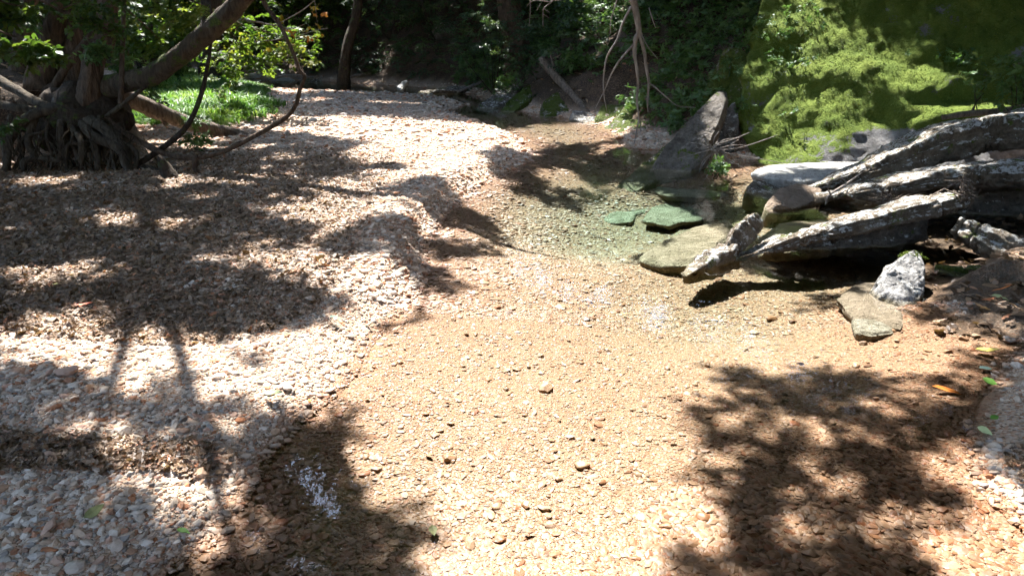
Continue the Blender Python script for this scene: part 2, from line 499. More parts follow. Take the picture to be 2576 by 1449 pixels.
# water: a closed body whose top lies at z = 0, its sides and floor buried in the ground
x0, x1, y0, y1 = -20, 7.5, -8, 31
Vw = [(x0, y0, -1.6), (x1, y0, -1.6), (x1, y1, -1.6), (x0, y1, -1.6), (x0, y0, 0), (x1, y0, 0), (x1, y1, 0), (x0, y1, 0)]
Fw = [(3, 2, 1, 0), (4, 5, 6, 7), (0, 1, 5, 4), (1, 2, 6, 5), (2, 3, 7, 6), (3, 0, 4, 7)]
water = make('water', Vw, Fw, M['water'], smooth=False)
tag(water, 'clear shallow creek water over amber gravel', 'water', kind='structure')
water.visible_shadow = True

# ------------------------------------------------------------------ scattering of uncountable stuff
PROTO = {}
def proto(key, objs):
    c = bpy.data.collections.new('kinds_' + key)
    for i, o in enumerate(objs):
        for cc in list(o.users_collection): cc.objects.unlink(o)
        c.objects.link(o)
    g = bpy.data.node_groups.new('scatter_' + key, 'GeometryNodeTree')
    g.interface.new_socket('Geometry', in_out='INPUT', socket_type='NodeSocketGeometry')
    g.interface.new_socket('Geometry', in_out='OUTPUT', socket_type='NodeSocketGeometry')
    ni, no = g.nodes.new('NodeGroupInput'), g.nodes.new('NodeGroupOutput')
    ci = g.nodes.new('GeometryNodeCollectionInfo')
    ci.inputs['Collection'].default_value = c
    ci.inputs['Separate Children'].default_value = True
    ci.inputs['Reset Children'].default_value = True
    ip = g.nodes.new('GeometryNodeInstanceOnPoints')
    ip.inputs['Pick Instance'].default_value = True
    def na(nm, ty):
        a = g.nodes.new('GeometryNodeInputNamedAttribute'); a.data_type = ty; a.inputs['Name'].default_value = nm
        return [s for s in a.outputs if s.enabled and s.name == 'Attribute'][0]
    g.links.new(ni.outputs[0], ip.inputs['Points'])
    g.links.new(ci.outputs[0], ip.inputs['Instance'])
    g.links.new(na('kind', 'INT'), ip.inputs['Instance Index'])
    g.links.new(na('rot', 'FLOAT_VECTOR'), ip.inputs['Rotation'])
    g.links.new(na('size', 'FLOAT_VECTOR'), ip.inputs['Scale'])
    g.links.new(ip.outputs[0], no.inputs[0])
    PROTO[key] = (g, len(objs))
def scatter(name, key, P, rot, size, tint=None, parent=None, label=None, cat=None, kind='stuff', seed=1):
    r = np.random.default_rng(seed)
    P = np.asarray(P, float); n = len(P)
    g, nk = PROTO[key]
    me = bpy.data.meshes.new(name)
    me.vertices.add(n)
    me.vertices.foreach_set('co', P.astype(np.float32).reshape(-1))
    size = np.asarray(size, float)
    if size.ndim == 1: size = np.repeat(size[:, None], 3, 1)
    me.attributes.new('kind', 'INT', 'POINT').data.foreach_set('value', r.integers(0, nk, n).astype(np.int32))
    me.attributes.new('rot', 'FLOAT_VECTOR', 'POINT').data.foreach_set('vector', np.asarray(rot, np.float32).reshape(-1))
    me.attributes.new('size', 'FLOAT_VECTOR', 'POINT').data.foreach_set('vector', size.astype(np.float32).reshape(-1))
    me.attributes.new('tint', 'FLOAT', 'POINT').data.foreach_set('value', (r.random(n) if tint is None else np.asarray(tint)).astype(np.float32))
    o = bpy.data.objects.new(name, me)
    COL.objects.link(o)
    md = o.modifiers.new('scatter', 'NODES'); md.node_group = g
    if parent:
        o.parent = parent
        o.matrix_parent_inverse = Matrix.Translation(-Vector(parent.location)) if parent.type == 'EMPTY' else Matrix()
    if kind: o['kind'] = kind
    if label: tag(o, label, cat)
    return o
def eul(n, tilt=.3, r=rng):
    return np.stack([r.normal(0, tilt, n), r.normal(0, tilt, n), r.random(n) * 2 * math.pi], -1)

# ---- kinds: pebbles
def ico(sub=1):
    import bmesh
    bm = bmesh.new(); bmesh.ops.create_icosphere(bm, subdivisions=sub, radius=1)
    V = np.array([v.co[:] for v in bm.verts]); F = [tuple(v.index for v in f.verts) for f in bm.faces]
    bm.free(); return V, F
def stone_shape(seed, sub=2, flat=.5, ang=.5):
    r = np.random.default_rng(seed)
    V, F = ico(sub)
    ax = np.array([1.0, r.uniform(.62, .92), r.uniform(.75, 1.1) * flat])
    for _ in range(14):                   # chip facets off
        n = r.normal(size=3); n /= np.linalg.norm(n); dcut = r.uniform(.50, .85) if r.random() < ang else 1
        e = V @ n - dcut
        V = V - np.where(e > 0, e, 0)[:, None] * n
    V = V * (1 + .12 * fbm(V * 1.6 + seed, 2, seed))[:, None]
    return V * ax, F
objs = []
for i in range(10):
    V, F = stone_shape(100 + i, 2 if i < 4 else 1, .40 + .08 * (i % 5), .85)
    objs.append(make('pebble_kind_%02d' % i, V, F, M['pebble'], smooth=False))
proto('pebble', objs)
# ---- kinds: leaves
def leaf_shape(L, wd_, seed, lobed=False, curl=.15, teeth=0):
    r = np.random.default_rng(seed)
    if lobed:
        prof = [(0, 0), (.12, .30), (.20, .16), (.42, .50), (.50, .20), (.72, .28), (.74, .13), (1, 0)]
    else:
        prof = [(0, 0), (.18, .24), (.45, .34), (.75, .2), (1, 0)]
    mid = [(x * L, 0, -curl * L * x * x) for x, _ in prof]
    up = [(x * L, yv * wd_ * 2 * L / 1.4, -curl * L * x * x - .12 * abs(yv) * L + .06 * L) for x, yv in prof[1:-1]]
    dn = [(x * L, -yv * wd_ * 2 * L / 1.4, -curl * L * x * x - .12 * abs(yv) * L + .06 * L) for x, yv in prof[1:-1]]
    V = mid + up + dn
    n = len(prof); F = []
    U = lambda i: n + i - 1
    D = lambda i: n + (n - 2) + i - 1
    for i in range(n - 1):
        a, b = i, i + 1
        if i == 0: F += [(0, 1, U(1)), (0, D(1), 1)]
        elif i == n - 2: F += [(a, b, U(a)), (a, D(a), b)]
        else: F += [(a, b, U(b), U(a)), (a, D(a), D(b), b)]
    return np.array(V), F
def eulm(e):
    return np.array(Matrix.Rotation(e[2], 3, 'Z') @ Matrix.Rotation(e[1], 3, 'Y') @ Matrix.Rotation(e[0], 3, 'X'))
def sprig(name, mat, seed, n=12, span=.5, L=.09, wid=.5, lobed=False, droop=.2, flat=.4, stem=.006, twigs=3):
    r = np.random.default_rng(seed)
    mb = MB()
    for tw in range(twigs):
        az = (tw - (twigs - 1) / 2) * .8 + r.normal(0, .2)
        end = np.array([math.cos(az), math.sin(az), r.normal(0, .15)]) * span * r.uniform(.7, 1)
        end[2] -= droop * span
        mid = end * .5 + np.array([0, 0, .08 * span])
        mb.tube([(0, 0, 0), mid, end], [stem, stem * .4], 3, n=4, cap=False)
        path = spline([(0, 0, 0), mid, end], 20)
        for i in range(n):
            p = path[int((.18 + .8 * i / n) * 19)]
            a = az + (1 if i % 2 else -1) * r.uniform(.5, 1.3)
            V, F = leaf_shape(L * r.uniform(.65, 1.15), wid, seed + i, lobed, r.uniform(0, .3))
            mb.add(V @ eulm((r.normal(0, flat), r.normal(.15, flat), a)).T + p, F)
    o = mb.build(name, mat, smooth=False)
    return o
proto('canopy', [sprig('canopy_kind_%d' % i, M['leaf'], 300 + i, 9, .46, .15, .6, i % 2 == 0, .25, .5, .006, 4) for i in range(4)])
proto('maple', [sprig('maple_kind_%d' % i, M['leaf_lit'], 320 + i, 5, .30, .10, .62, True, .35, .45, .004) for i in range(4)])
proto('shade', [sprig('shade_kind_%d' % i, M['leaf_dark'], 340 + i, 6, .34, .085, .48, i % 2 == 0, .25, .4) for i in range(4)])
proto('seedling', [sprig('seedling_kind_%d' % i, M['leaf_fern'], 360 + i, 4, .10, .042, .5, False, .1, .4, .0016) for i in range(3)])
proto('autumn', [sprig('autumn_kind_%d' % i, M['leaf_autumn'], 380 + i, 2, .12, .085, .7, True, .4, .6, .002, 2) for i in range(2)])
def tuft(name, mat, seed, n, h, wd_, lean, leafy=False):
    r = np.random.default_rng(seed); mb = MB()
    for i in range(n):
        a = r.random() * 6.283; q = r.random() * lean
        d = np.array([math.cos(a), math.sin(a), 0]); s = np.array([-d[1], d[0], 0]) * wd_ * r.uniform(.6, 1.2)
        hh = h * r.uniform(.5, 1.1); b = d * r.random() * h * .25
        p1 = b + d * q * hh * .4 + np.array([0, 0, hh * .6]); p2 = b + d * q * hh * 1.1 + np.array([0, 0, hh * (1 - .35 * q)])
        mb.add([b - s * .5, b + s * .5, p1 + s * (1 if leafy else .5), p1 - s * (1 if leafy else .5), p2], [(0, 1, 2, 3), (3, 2, 4)])
    return mb.build(name, mat, smooth=False)
proto('grass', [tuft('grass_kind_%d' % i, M['grass'], 400 + i, 14, .20, .010, 1.1, True) for i in range(4)])
proto('moss', [tuft('moss_kind_%d' % i, M['moss'], 420 + i, 18, .022, .006, 1.5) for i in range(3)])
def litter_kind(i):
    V, F = leaf_shape(1, .5, i, i % 2 == 0, [.1, .35, -.3, .5][i % 4])
    return make('litter_kind_%d' % i, V - np.array([.5, 0, 0]), F, M['litter'], smooth=False)
proto('litter', [litter_kind(i) for i in range(4)])

# ------------------------------------------------------------------ gravel
def field(n, ymin, ymax, half=.80, power=1.0, seed=3):
    r = np.random.default_rng(seed)
    t = r.random(n)
    y = ymin * (ymax / ymin) ** (t ** power)
    x = (r.random(n) * 2 - 1) * (half * y + .5)
    return x, y
def gravel(name, n, ymin, ymax, s0, seed, label, grow=0.0):
    r = np.random.default_rng(seed)
    x, y = field(n, ymin, ymax, seed=seed)
    h, soil, d = ground(x, y, True)
    keep = (soil < .35 + .3 * r.random(n)) & (d < 3) & (h < .6)
    sand = fbm(xyz(x, y) * 1.9, 4, 79)
    keep &= (r.random(n) < np.where(d > 0, .85 + .15 * sstep(-.25, .1, sand), .8 + .2 * sstep(-.3, 0, sand)))
    x, y, h, d = x[keep], y[keep], h[keep], d[keep]
    n = len(x)
    s = s0 * np.exp(r.normal(-.08, .62, n)) * (1 + grow * np.maximum(y - ymin, 0))
    patch = fbm(xyz(x, y) * 1.4, 3, 77)
    s *= np.where(d > 0, .46 + .14 * sstep(3.0, 1.8, y) + .30 * sstep(.05, .5, patch), .72 + .25 * patch + .0 * y)
    s = np.minimum(s, s0 * 3.6)
    z = h + s * .12
    tint = np.clip(r.random(n), 0, 1)
    return scatter(name, 'pebble', np.stack([x, y, z], -1), eul(n, .22, r) * np.where(d > 0, .45, 1.0)[:, None] ** np.array([1, 1, 0]), np.stack([s, s, s * np.where(d > 0, .58, 1.0)], -1), tint, label=label, cat='gravel', seed=seed)
gravel('gravel', 370000, 1.35, 4.2, .0080, 11, 'small mixed pebbles covering the creek bed and bars nearby')
gravel('gravel', 300000, 4.0, 10, .0118, 12, 'small mixed pebbles covering the middle of the creek and bars', .06)
gravel('gravel', 110000, 9.5, 24, .022, 13, 'pale distant gravel of the far bar', .03)
# ------------------------------------------------------------------ leaf litter
def litter(name, n, seed, where, s0, label):
    r = np.random.default_rng(seed)
    x, y = field(n, 2.2, 26, seed=seed)
    h, soil, d = ground(x, y, True)
    keep = where(x, y, h, soil, d) > r.random(n)
    x, y, h = x[keep], y[keep], h[keep]; n = len(x)
    s = s0 * np.exp(r.normal(0, .35, n)) * (1 + .04 * y)
    return scatter(name, 'litter', np.stack([x, y, h + .012 + .01 * r.random(n)], -1), eul(n, .35, r), s, label=label, cat='leaf litter', seed=seed)
litter('leaf_litter', 170000, 21, lambda x, y, h, so, d: (d < -.12) * (so < .5) * (.04 + .75 * sstep(-.5, -1.8, x) * sstep(2.8, 4.6, y) * sstep(10.5, 8, y)), .024, 'dry brown leaves strewn over the shaded gravel bar')
litter('leaf_litter', 14000, 22, lambda x, y, h, so, d: (so > .4) * .9, .06, 'dead brown leaves covering the soil banks')

# ------------------------------------------------------------------ rocks
def frame(X, Yd):
    X = np.asarray(X, float); X = X / np.linalg.norm(X)
    Yd = np.asarray(Yd, float); Yd = Yd - X * np.dot(X, Yd); Yd /= np.linalg.norm(Yd)
    return X, Yd, np.cross(X, Yd)
def roughen(V, N, amp, seed, freq=3.0, strata=None):
    d = amp * (1.0 * fbm(V * freq, 3, seed) + .55 * np.abs(fbm(V * freq * 3.3, 3, seed + 5)) * -1 + .28 * fbm(V * freq * 9, 3, seed + 9))
    V = V + N * d[:, None]
    return V
def loft(name, mat, path, width, thick, wdir, seed=1, rough=.05, nS=140, nP=64, expo=7, parent=None, freq=4.0):
    """a bed of rock: boxy cross-sections along a path, thickness up, width along wdir"""
    P = spline(path, nS)
    T = np.gradient(P, axis=0)
    t = np.linspace(0, 1, nS)
    wv = np.interp(t, np.linspace(0, 1, len(width)), width)
    tv = np.interp(t, np.linspace(0, 1, len(thick)), thick)
    r = np.random.default_rng(seed)
    wv = wv * (1 + .14 * fbm(xyz(t * 7, seed * 3.7), 3, seed)); tv = tv * (1 + .22 * fbm(xyz(t * 9, seed * 1.7), 4, seed + 3))
    a = np.arange(nP) * 2 * math.pi / nP
    ca, sa = np.cos(a), np.sin(a)
    q = (np.abs(ca) ** expo + np.abs(sa) ** expo) ** (-1 / expo)
    ca, sa = ca * q, sa * q
    V, N = [], []
    for i in range(nS):
        X, Yv, Z = frame(T[i], wdir)
        if Z[2] < 0: Z = -Z
        V.append(P[i] + np.outer(ca, Yv) * wv[i] / 2 + np.outer(sa, Z) * tv[i] / 2)
        n = np.outer(np.cos(a), Yv) + np.outer(np.sin(a), Z)
        N.append(n)
    V = np.array(V).reshape(-1, 3); N = np.array(N).reshape(-1, 3)
    V = roughen(V, N, rough, seed, freq)
    V = V + N * (rough * .35 * (np.abs(fbm(V * 26, 3, seed + 21, .6)) - .3))[:, None]
    tt = np.repeat(t, nP); lay = np.tile(sa, nS) * 3.2 + .5 * fbm(xyz(tt * 5, seed), 3, seed + 31)     # bedding layers and cross fractures
    LEN = np.linalg.norm(P[-1] - P[0])
    lo = _hash(np.floor(lay), np.floor(tt * 4.5 * LEN + .6 * np.floor(lay)), np.zeros_like(lay), seed) - .5
    lo = lo - .5 * np.exp(-((lay - np.round(lay)) / .13) ** 2)
    V = V + N * (rough * .75 * lo * (np.abs(np.tile(ca, nS)) > .8))[:, None]
    for tc in r.uniform(.08, .95, int(min(8, LEN * 3.5))):
        cr = np.exp(-((tt - tc - .012 * fbm(V * 12, 2, 5)) / (.012 / LEN)) ** 2)
        V = V - N * (rough * r.uniform(.4, 1.1) * cr)[:, None]
    F = []
    for i in range(nS - 1):
        for j in range(nP):
            k = (j + 1) % nP
            F.append((i * nP + j, (i + 1) * nP + j, (i + 1) * nP + k, i * nP + k))
    V = np.vstack([V, P[0] - T[0] * .4, P[-1] + T[-1] * .4])
    for j in range(nP):
        k = (j + 1) % nP
        F.append((j, k, nS * nP)); F.append(((nS - 1) * nP + k, (nS - 1) * nP + j, nS * nP + 1))
    return make(name, V, F, mat, parent)
def flake(name, mat, outline, thick, seed=1, rough=.02, nA=90, nR=22, parent=None, freq=5.0, bulge=0.0, back=None):
    """a broken plate: star-shaped outline in space, extruded backwards, chipped all over"""
    O = np.asarray(outline, float)
    O = np.vstack([spline(np.vstack([O, O[:1]]), 6 * len(O) + 1)[:-1]]) * .2 + .8 * np.vstack([O[0] * 0 + np.array([np.interp(np.linspace(0, len(O), 6 * len(O), endpoint=False), np.arange(len(O) + 1), np.append(O[:, c], O[0, c])) for c in range(3)]).T])
    c = O.mean(0)
    u_, s_, vh = np.linalg.svd(O - c)
    ex, ey, n = vh[0], vh[1], vh[2]
    if back is None:
        if np.dot(n, _o - c) < 0: n = -n
    elif np.dot(n, back) > 0: n = -n
    ey = np.cross(n, ex)
    qx, qy = (O - c) @ ex, (O - c) @ ey
    ang = np.unwrap(np.arctan2(qy, qx)); rr = np.hypot(qx, qy)
    order = np.argsort(np.mod(ang, 2 * math.pi))
    A = np.mod(ang, 2 * math.pi)[order]; RR = rr[order]
    A = np.concatenate([A - 2 * math.pi, A, A + 2 * math.pi]); RR = np.tile(RR, 3)
    th = np.arange(nA) * 2 * math.pi / nA
    R0 = np.interp(th, A, RR)
    R0 = R0 * (1 + .09 * fbm(xyz(np.cos(th) * 3.5, np.sin(th) * 3.5, seed * 1.7), 4, seed, .7))
    prof = [(k / nR, 0.0) for k in range(nR + 1)] + [(1.012, -.25), (1.015, -.5), (1.0, -.75), (.985, -1.0)] + [(.985 * (1 - k / 8), -1.0) for k in range(1, 9)]
    V, Nn = [], []
    for f, z in prof:
        zz = z * thick + (bulge * (1 - f * f) if z == 0 else 0) - (.0 if z else thick * .25 * max(0, f - .88) / .12)
        V.append(c + np.outer(np.cos(th) * R0 * f, ex) + np.outer(np.sin(th) * R0 * f, ey) + n * zz)
        side = 0 < -z < 1
        Nn.append((np.outer(np.cos(th), ex) + np.outer(np.sin(th), ey)) if side else np.repeat((n if z == 0 else -n)[None], nA, 0))
    V = np.array(V).reshape(-1, 3); Nn = np.array(Nn).reshape(-1, 3)
    V = roughen(V, Nn, rough, seed, freq)
    m = len(prof); F = []
    for i in range(m - 1):
        for j in range(nA):
            k = (j + 1) % nA
            F.append((i * nA + j, (i + 1) * nA + j, (i + 1) * nA + k, i * nA + k))
    return make(name, V, F, mat, parent)
def PX(*a): return [AT(u, v, y) for u, v, y in a]
def boulder_round(name, mat, c, size, seed, rough=.12, parent=None, rot=0):
    V, F = ico(4)
    r = np.random.default_rng(seed)
    for _ in range(10):
        n = r.normal(size=3); n /= np.linalg.norm(n)
        e = V @ n - r.uniform(.6, .9); V = V - np.where(e > 0, e, 0)[:, None] * n * .85
    V = V * np.asarray(size)
    V = roughen(V, V / (np.linalg.norm(V, axis=1)[:, None]), rough * max(size), seed, 1.2 / max(size) * 2)
    cs, sn = math.cos(rot), math.sin(rot)
    V = V @ np.array([[cs, sn, 0], [-sn, cs, 0], [0, 0, 1]])
    return make(name, V + np.asarray(c), F, mat, parent)
ROCKS = []
def rock(o, label, group=None):
    tag(o, label, 'rock', group, 'thing'); ROCKS.append(o); return o

# tilted beds on the right
B = (.15, 1, -.15)
rock(loft('rock_slab', M['rock'], [AT(1838, 668, 4.85) + (0, .15, -.03), AT(2000, 622, 5.0) + (0, .15, 0), AT(2200, 570, 5.12) + (0, .15, 0), AT(2345, 533, 5.2) + (0, .15, 0), AT(2432, 512, 5.25) + (0, .15, 0)],
          [.12, .26, .36, .40, .34], [.04, .10, .13, .155, .12], B, 51, .035), 'long narrow lichen-crusted rock slab slanting down into the water, lowest of three')
rock(loft('rock', M['rock_dark'], [AT(1935, 668, 5.1) + (0, .2, 0), AT(2060, 640, 5.2) + (0, .2, 0), AT(2200, 610, 5.3) + (0, .22, 0), AT(2330, 580, 5.4) + (0, .25, 0)], [.1, .34, .46, .4], [.06, .16, .24, .3], B, 49, .04), 'dark rock in deep shade beneath the lowest long slab')  # dark mass added under the slab to block sun from the strip below
rock(loft('rock_slab', M['rock'], [AT(2085, 512, 6.0) + (0, .2, 0), AT(2250, 486, 6.0) + (0, .25, 0), AT(2430, 462, 5.95) + (0, .3, 0), AT(2580, 455, 5.9) + (0, .3, 0), AT(2900, 440, 5.9) + (0, .3, 0)],
          [.2, .5, .7, .8, .8], [.07, .12, .17, .21, .26], B, 52, .045), 'middle lichen-crusted rock slab of three tilted beds, running out of frame')
rock(loft('rock_slab', M['rock'], [AT(2040, 492, 6.9) + (0, .2, 0), AT(2190, 450, 6.9) + (0, .3, 0), AT(2330, 405, 6.8) + (0, .35, 0), AT(2470, 365, 6.7) + (0, .4, 0), AT(2620, 345, 6.6) + (0, .4, 0), AT(2900, 310, 6.6) + (0, .4, 0)],
          [.2, .5, .9, 1.0, 1.1, 1.2], [.06, .16, .25, .33, .36, .4], B, 53, .055), 'thick topmost tilted rock slab with a mossy lichened edge')
rock(loft('hollow_shade_rock', M['rock_dark'], [(3.2, 7.5, -.1), (3.7, 7.0, -.02), (4.6, 6.8, .1), (5.6, 6.6, .16), (7.4, 6.4, .2)], [.3, .9, 1.3, 1.5, 1.6], [.2, .45, .6, .7, .8], B, 50, .06, freq=2.5), 'added dark rock mass keeping the hollow behind the three tilted slabs dark')  # added backing, dark in colour and placed so the hollow reads as shade
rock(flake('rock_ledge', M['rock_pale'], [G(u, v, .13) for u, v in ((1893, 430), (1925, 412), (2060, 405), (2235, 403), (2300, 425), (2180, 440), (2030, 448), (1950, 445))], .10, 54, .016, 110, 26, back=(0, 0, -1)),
     'flat pale sunlit rock ledge at the foot of the mossy boulder')
rock(flake('rock_slab', M['rock_silt'], PX((1930, 505, 6.6), (1960, 468, 6.9), (2010, 458, 7.05), (2075, 472, 7.0), (2070, 505, 6.75), (2000, 522, 6.5), (1945, 520, 6.5)), .25, 55, .02), 'tan broken slab under the pale ledge, leaning over the water')
rock(flake('rock_slab', M['rock_dark'], [AT(1875, 480, 7.2), AT(1890, 452, 7.5), AT(1960, 452, 7.6), AT(1990, 470, 7.4), AT(1950, 492, 7.1)], .2, 56, .03), 'small dark mossy rock at the waterline below the pale ledge')
UPR = rock(flake('rock', M['rock_upright'], PX((2205, 712, 4.28), (2240, 662, 4.40), (2288, 624, 4.52), (2312, 612, 4.55), (2330, 665, 4.42), (2328, 722, 4.28), (2306, 792, 4.06), (2284, 808, 4.0), (2255, 770, 4.08), (2232, 742, 4.15)), .14, 57, .03, 110, 26, freq=6, bulge=.02),
     'upright pale grey pointed rock with a moss cap standing in the shallows')
rock(flake('submerged_slab', M['rock_silt'], [G(u, v, -.015) for u, v in ((2105, 745), (2150, 712), (2215, 705), (2260, 740), (2275, 790), (2262, 822), (2200, 800), (2150, 795))], .06, 58, .010, back=(0, 0, -1)),
     'brown silt-covered slab just under water beside the upright pale rock')
rock(flake('submerged_slab', M['rock_pale'], [G(u, v, -.03) for u, v in ((2145, 800), (2200, 792), (2255, 805), (2245, 832), (2190, 840), (2155, 830))], .06, 59, .010, back=(0, 0, -1)),
     'small pale grey submerged plate in front of the brown silted slab')
rock(loft('rock_slab', M['rock'], [AT(2452, 590, 4.95) + (0, .2, 0), AT(2500, 612, 4.85) + (0, .2, 0), AT(2580, 650, 4.7) + (0, .2, 0), AT(2680, 690, 4.6) + (0, .2, 0)], [.22, .34, .4, .4], [.13, .2, .22, .2], B, 60, .04),
     'brown mossy slab in the dark hollow at the right edge, sloping down to the right')
rock(loft('rock', M['rock_mossy'], [AT(2372, 688, 4.62) + (0, .1, 0), AT(2440, 702, 4.55) + (0, .1, 0), AT(2500, 706, 4.5) + (0, .1, 0), AT(2548, 722, 4.42) + (0, .1, 0)], [.08, .2, .22, .12], [.05, .09, .10, .05], B, 61, .03),
     'low dark rock with a pale mossy rim beneath the overhang')
rock(loft('rock_shard', M['rock'], [AT(1828, 640, 5.02), AT(1858, 600, 5.12), AT(1890, 565, 5.2), AT(1905, 545, 5.24)], [.10, .17, .17, .10], [.06, .10, .11, .08], (1, .2, -.5), 62, .025, 50, 36),
     'upright white-flecked rock shard leaning out of the water')
rock(loft('rock_shard', M['rock'], [G(1725, 702, -.05), G(1780, 672, -.025), G(1835, 645, .0)], [.06, .18, .18], [.08, .17, .18], (.3, 1, 0), 63, .02, 50, 36),
     'green mossy wedge of rock at the tip of the lowest slab')
rock(flake('submerged_slab', M['rock_green'], [G(u, v, z) for u, v, z in ((1612, 640, -.09), (1660, 605, -.06), (1740, 570, -.035), (1835, 548, -.012), (1848, 575, -.01), (1800, 620, -.03), (1740, 655, -.05), (1660, 662, -.075))], .13, 64, .018, back=(0, 0, -1)),
     'pale green flat slab lying just under the surface beside the shard')
rock(flake('submerged_slab', M['rock_green'], [G(u, v, -.262) for u, v in ((1618, 552), (1640, 520), (1652, 516), (1735, 494), (1742, 500), (1822, 484), (1838, 512), (1790, 530), (1765, 552), (1700, 556), (1688, 566))], .06, 65, .03, back=(0, 0, -1)),
     'large teal-tinted slab on the bottom of the deep pool')
rock(flake('submerged_slab', M['rock_green'], [G(u, v, -.305) for u, v in ((1496, 540), (1512, 512), (1560, 505), (1600, 490), (1640, 502), (1632, 530), (1600, 538), (1590, 556), (1535, 558))], .06, 66, .03, back=(0, 0, -1)),
     'dim submerged slab left of the large teal slab in the pool')
rock(flake('submerged_slab', M['rock_green'], [G(u, v, -.16) for u, v in ((1640, 470), (1720, 452), (1850, 462), (1880, 485), (1780, 492), (1680, 490))], .08, 67, .015, back=(0, 0, -1)),
     'brown submerged slab at the back of the pool')
rock(flake('submerged_slab', M['rock_silt'], [G(u, v, -.03) for u, v in ((1905, 600), (1960, 560), (2060, 548), (2140, 560), (2080, 600), (1980, 630))], .06, 68, .015, back=(0, 0, -1)),
     'tan submerged slab behind the lowest long slab')
# big tilted slab at the pool
rock(flake('rock_slab', M['rock_lean'], PX((1615, 460, 8.3), (1650, 400, 8.6), (1712, 318, 8.95), (1768, 262, 9.15), (1816, 206, 9.35), (1834, 214, 9.3), (1832, 262, 9.1), (1800, 340, 8.75), (1775, 400, 8.5), (1730, 452, 8.25), (1670, 470, 8.2)), .28, 71, .05, 120, 28, freq=3.5),
     'tall grey slab tilted steeply up out of the pool, pointed at the top')
rock(flake('rock_slab', M['rock_mossy'], PX((1545, 470, 8.3), (1600, 425, 8.7), (1650, 385, 9.0), (1700, 330, 9.3), (1705, 380, 9.0), (1680, 430, 8.5), (1640, 470, 8.2), (1580, 482, 8.1)), .3, 72, .05, 110, 26, freq=3.5),
     'mossy slab sloping into the pool under the tall grey slab')
rock(flake('rock_slab', M['rock_grey'], PX((1790, 330, 9.4), (1850, 240, 9.7), (1862, 300, 9.5), (1845, 390, 9.1), (1800, 420, 9.0)), .4, 73, .05), 'grey rock wedge between the tall slab and the boulder')
# far right bank of mossy beds
rock(flake('rock_slab', M['rock_mossy'], PX((1245, 284, 14.6), (1290, 240, 15.4), (1330, 212, 15.9), (1395, 190, 16.3), (1400, 205, 16.0), (1340, 245, 15.2), (1290, 284, 14.6)), .3, 74, .06, freq=2.5), 'bright green mossy slab tilted at the bend of the far bank')
rock(flake('rock_slab', M['rock_dark'], PX((1195, 272, 15.4), (1250, 225, 16.2), (1330, 190, 17.0), (1350, 205, 16.6), (1280, 250, 15.6), (1235, 276, 15.2)), .3, 75, .06, freq=2.5), 'dark tilted slab at the water behind the green slab')
rock(flake('rock_slab', M['rock_mossy'], PX((1355, 290, 13.9), (1362, 250, 14.3), (1400, 232, 14.7), (1470, 225, 14.8), (1465, 262, 14.2), (1420, 285, 13.8), (1370, 297, 13.7)), .4, 76, .06, freq=2.5), 'blocky mossy rock right of the small red gravel patch')
rock(flake('rock_slab', M['rock_grey'], PX((1430, 300, 13.2), (1440, 270, 13.6), (1500, 290, 13.4), (1508, 305, 13.0), (1480, 310, 12.9)), .4, 77, .05, freq=2.5), 'small grey rock at the foot of the leaning stick')
rock(flake('rock_slab', M['rock_mossy'], PX((1490, 300, 12.9), (1510, 262, 13.6), (1555, 225, 14.2), (1620, 195, 14.6), (1640, 215, 14.2), (1590, 262, 13.4), (1530, 300, 12.8)), .4, 78, .07, freq=2.2), 'olive mossy slab right of the leaning stick')
rock(flake('rock_slab', M['rock_mossy'], PX((1540, 330, 11.6), (1580, 305, 12.2), (1660, 288, 12.4), (1740, 300, 12.0), (1750, 325, 11.4), (1690, 342, 11.0), (1600, 338, 11.3)), .3, 79, .05, freq=2.5, back=(0, .3, -1)), 'low wide mossy slab behind the tall grey slab')
rock(flake('rock_slab', M['rock_mossy'], PX((1520, 318, 12.2), (1600, 215, 13.6), (1720, 165, 14.2), (1850, 165, 13.6), (1860, 250, 12.0), (1780, 310, 11.2), (1640, 330, 11.4)), .4, 82, .10, freq=1.6, back=(0, .6, -1)), 'broad green mossy bedrock slope between the stick and the boulder')
rock(boulder_round('rock', M['rock_grey'], AT(1540, 112, 18.5), (.9, .7, .42), 80, .10, rot=.4), 'rounded dim grey boulder high on the dark slope')
rock(boulder_round('rock', M['rock_pale'], AT(1690, 80, 19), (.85, .6, .33), 81, .08, rot=-.4), 'pale blue-grey slab boulder on the slope behind the hanging branch')
rock(boulder_round('rock', M['rock_grey'], AT(1630, 38, 21), (.8, .6, .40), 83, .08, rot=.2), 'grey boulder above the pale one at the top of the slope')
rock(loft('rock', M['rock_pale'], [G(1004, 231), AT(1010, 220, 19.9), AT(1022, 207, 20.1)], [.10, .2, .10], [.1, .16, .08], (1, 0, 0), 84, .04, 40, 30), 'small white rock standing at the edge of the far pool')
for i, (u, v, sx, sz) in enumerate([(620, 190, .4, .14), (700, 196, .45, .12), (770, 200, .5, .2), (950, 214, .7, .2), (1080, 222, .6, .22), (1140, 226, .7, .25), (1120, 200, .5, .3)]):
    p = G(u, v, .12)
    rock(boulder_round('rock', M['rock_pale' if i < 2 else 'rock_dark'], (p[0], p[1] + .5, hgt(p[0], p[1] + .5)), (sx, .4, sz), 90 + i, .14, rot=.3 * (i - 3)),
         ['pale grey rock on the far left shore of the pool', 'pale flat rock at the far shore behind the bent sapling', 'dark rock at the far shore near the bent sapling', 'dark wet rock just left of the white rock', 'dark rock just right of the white rock',
          'dark mossy rock on the far shore nearest the bend', 'dark rock up the bank above the far shore'][i])

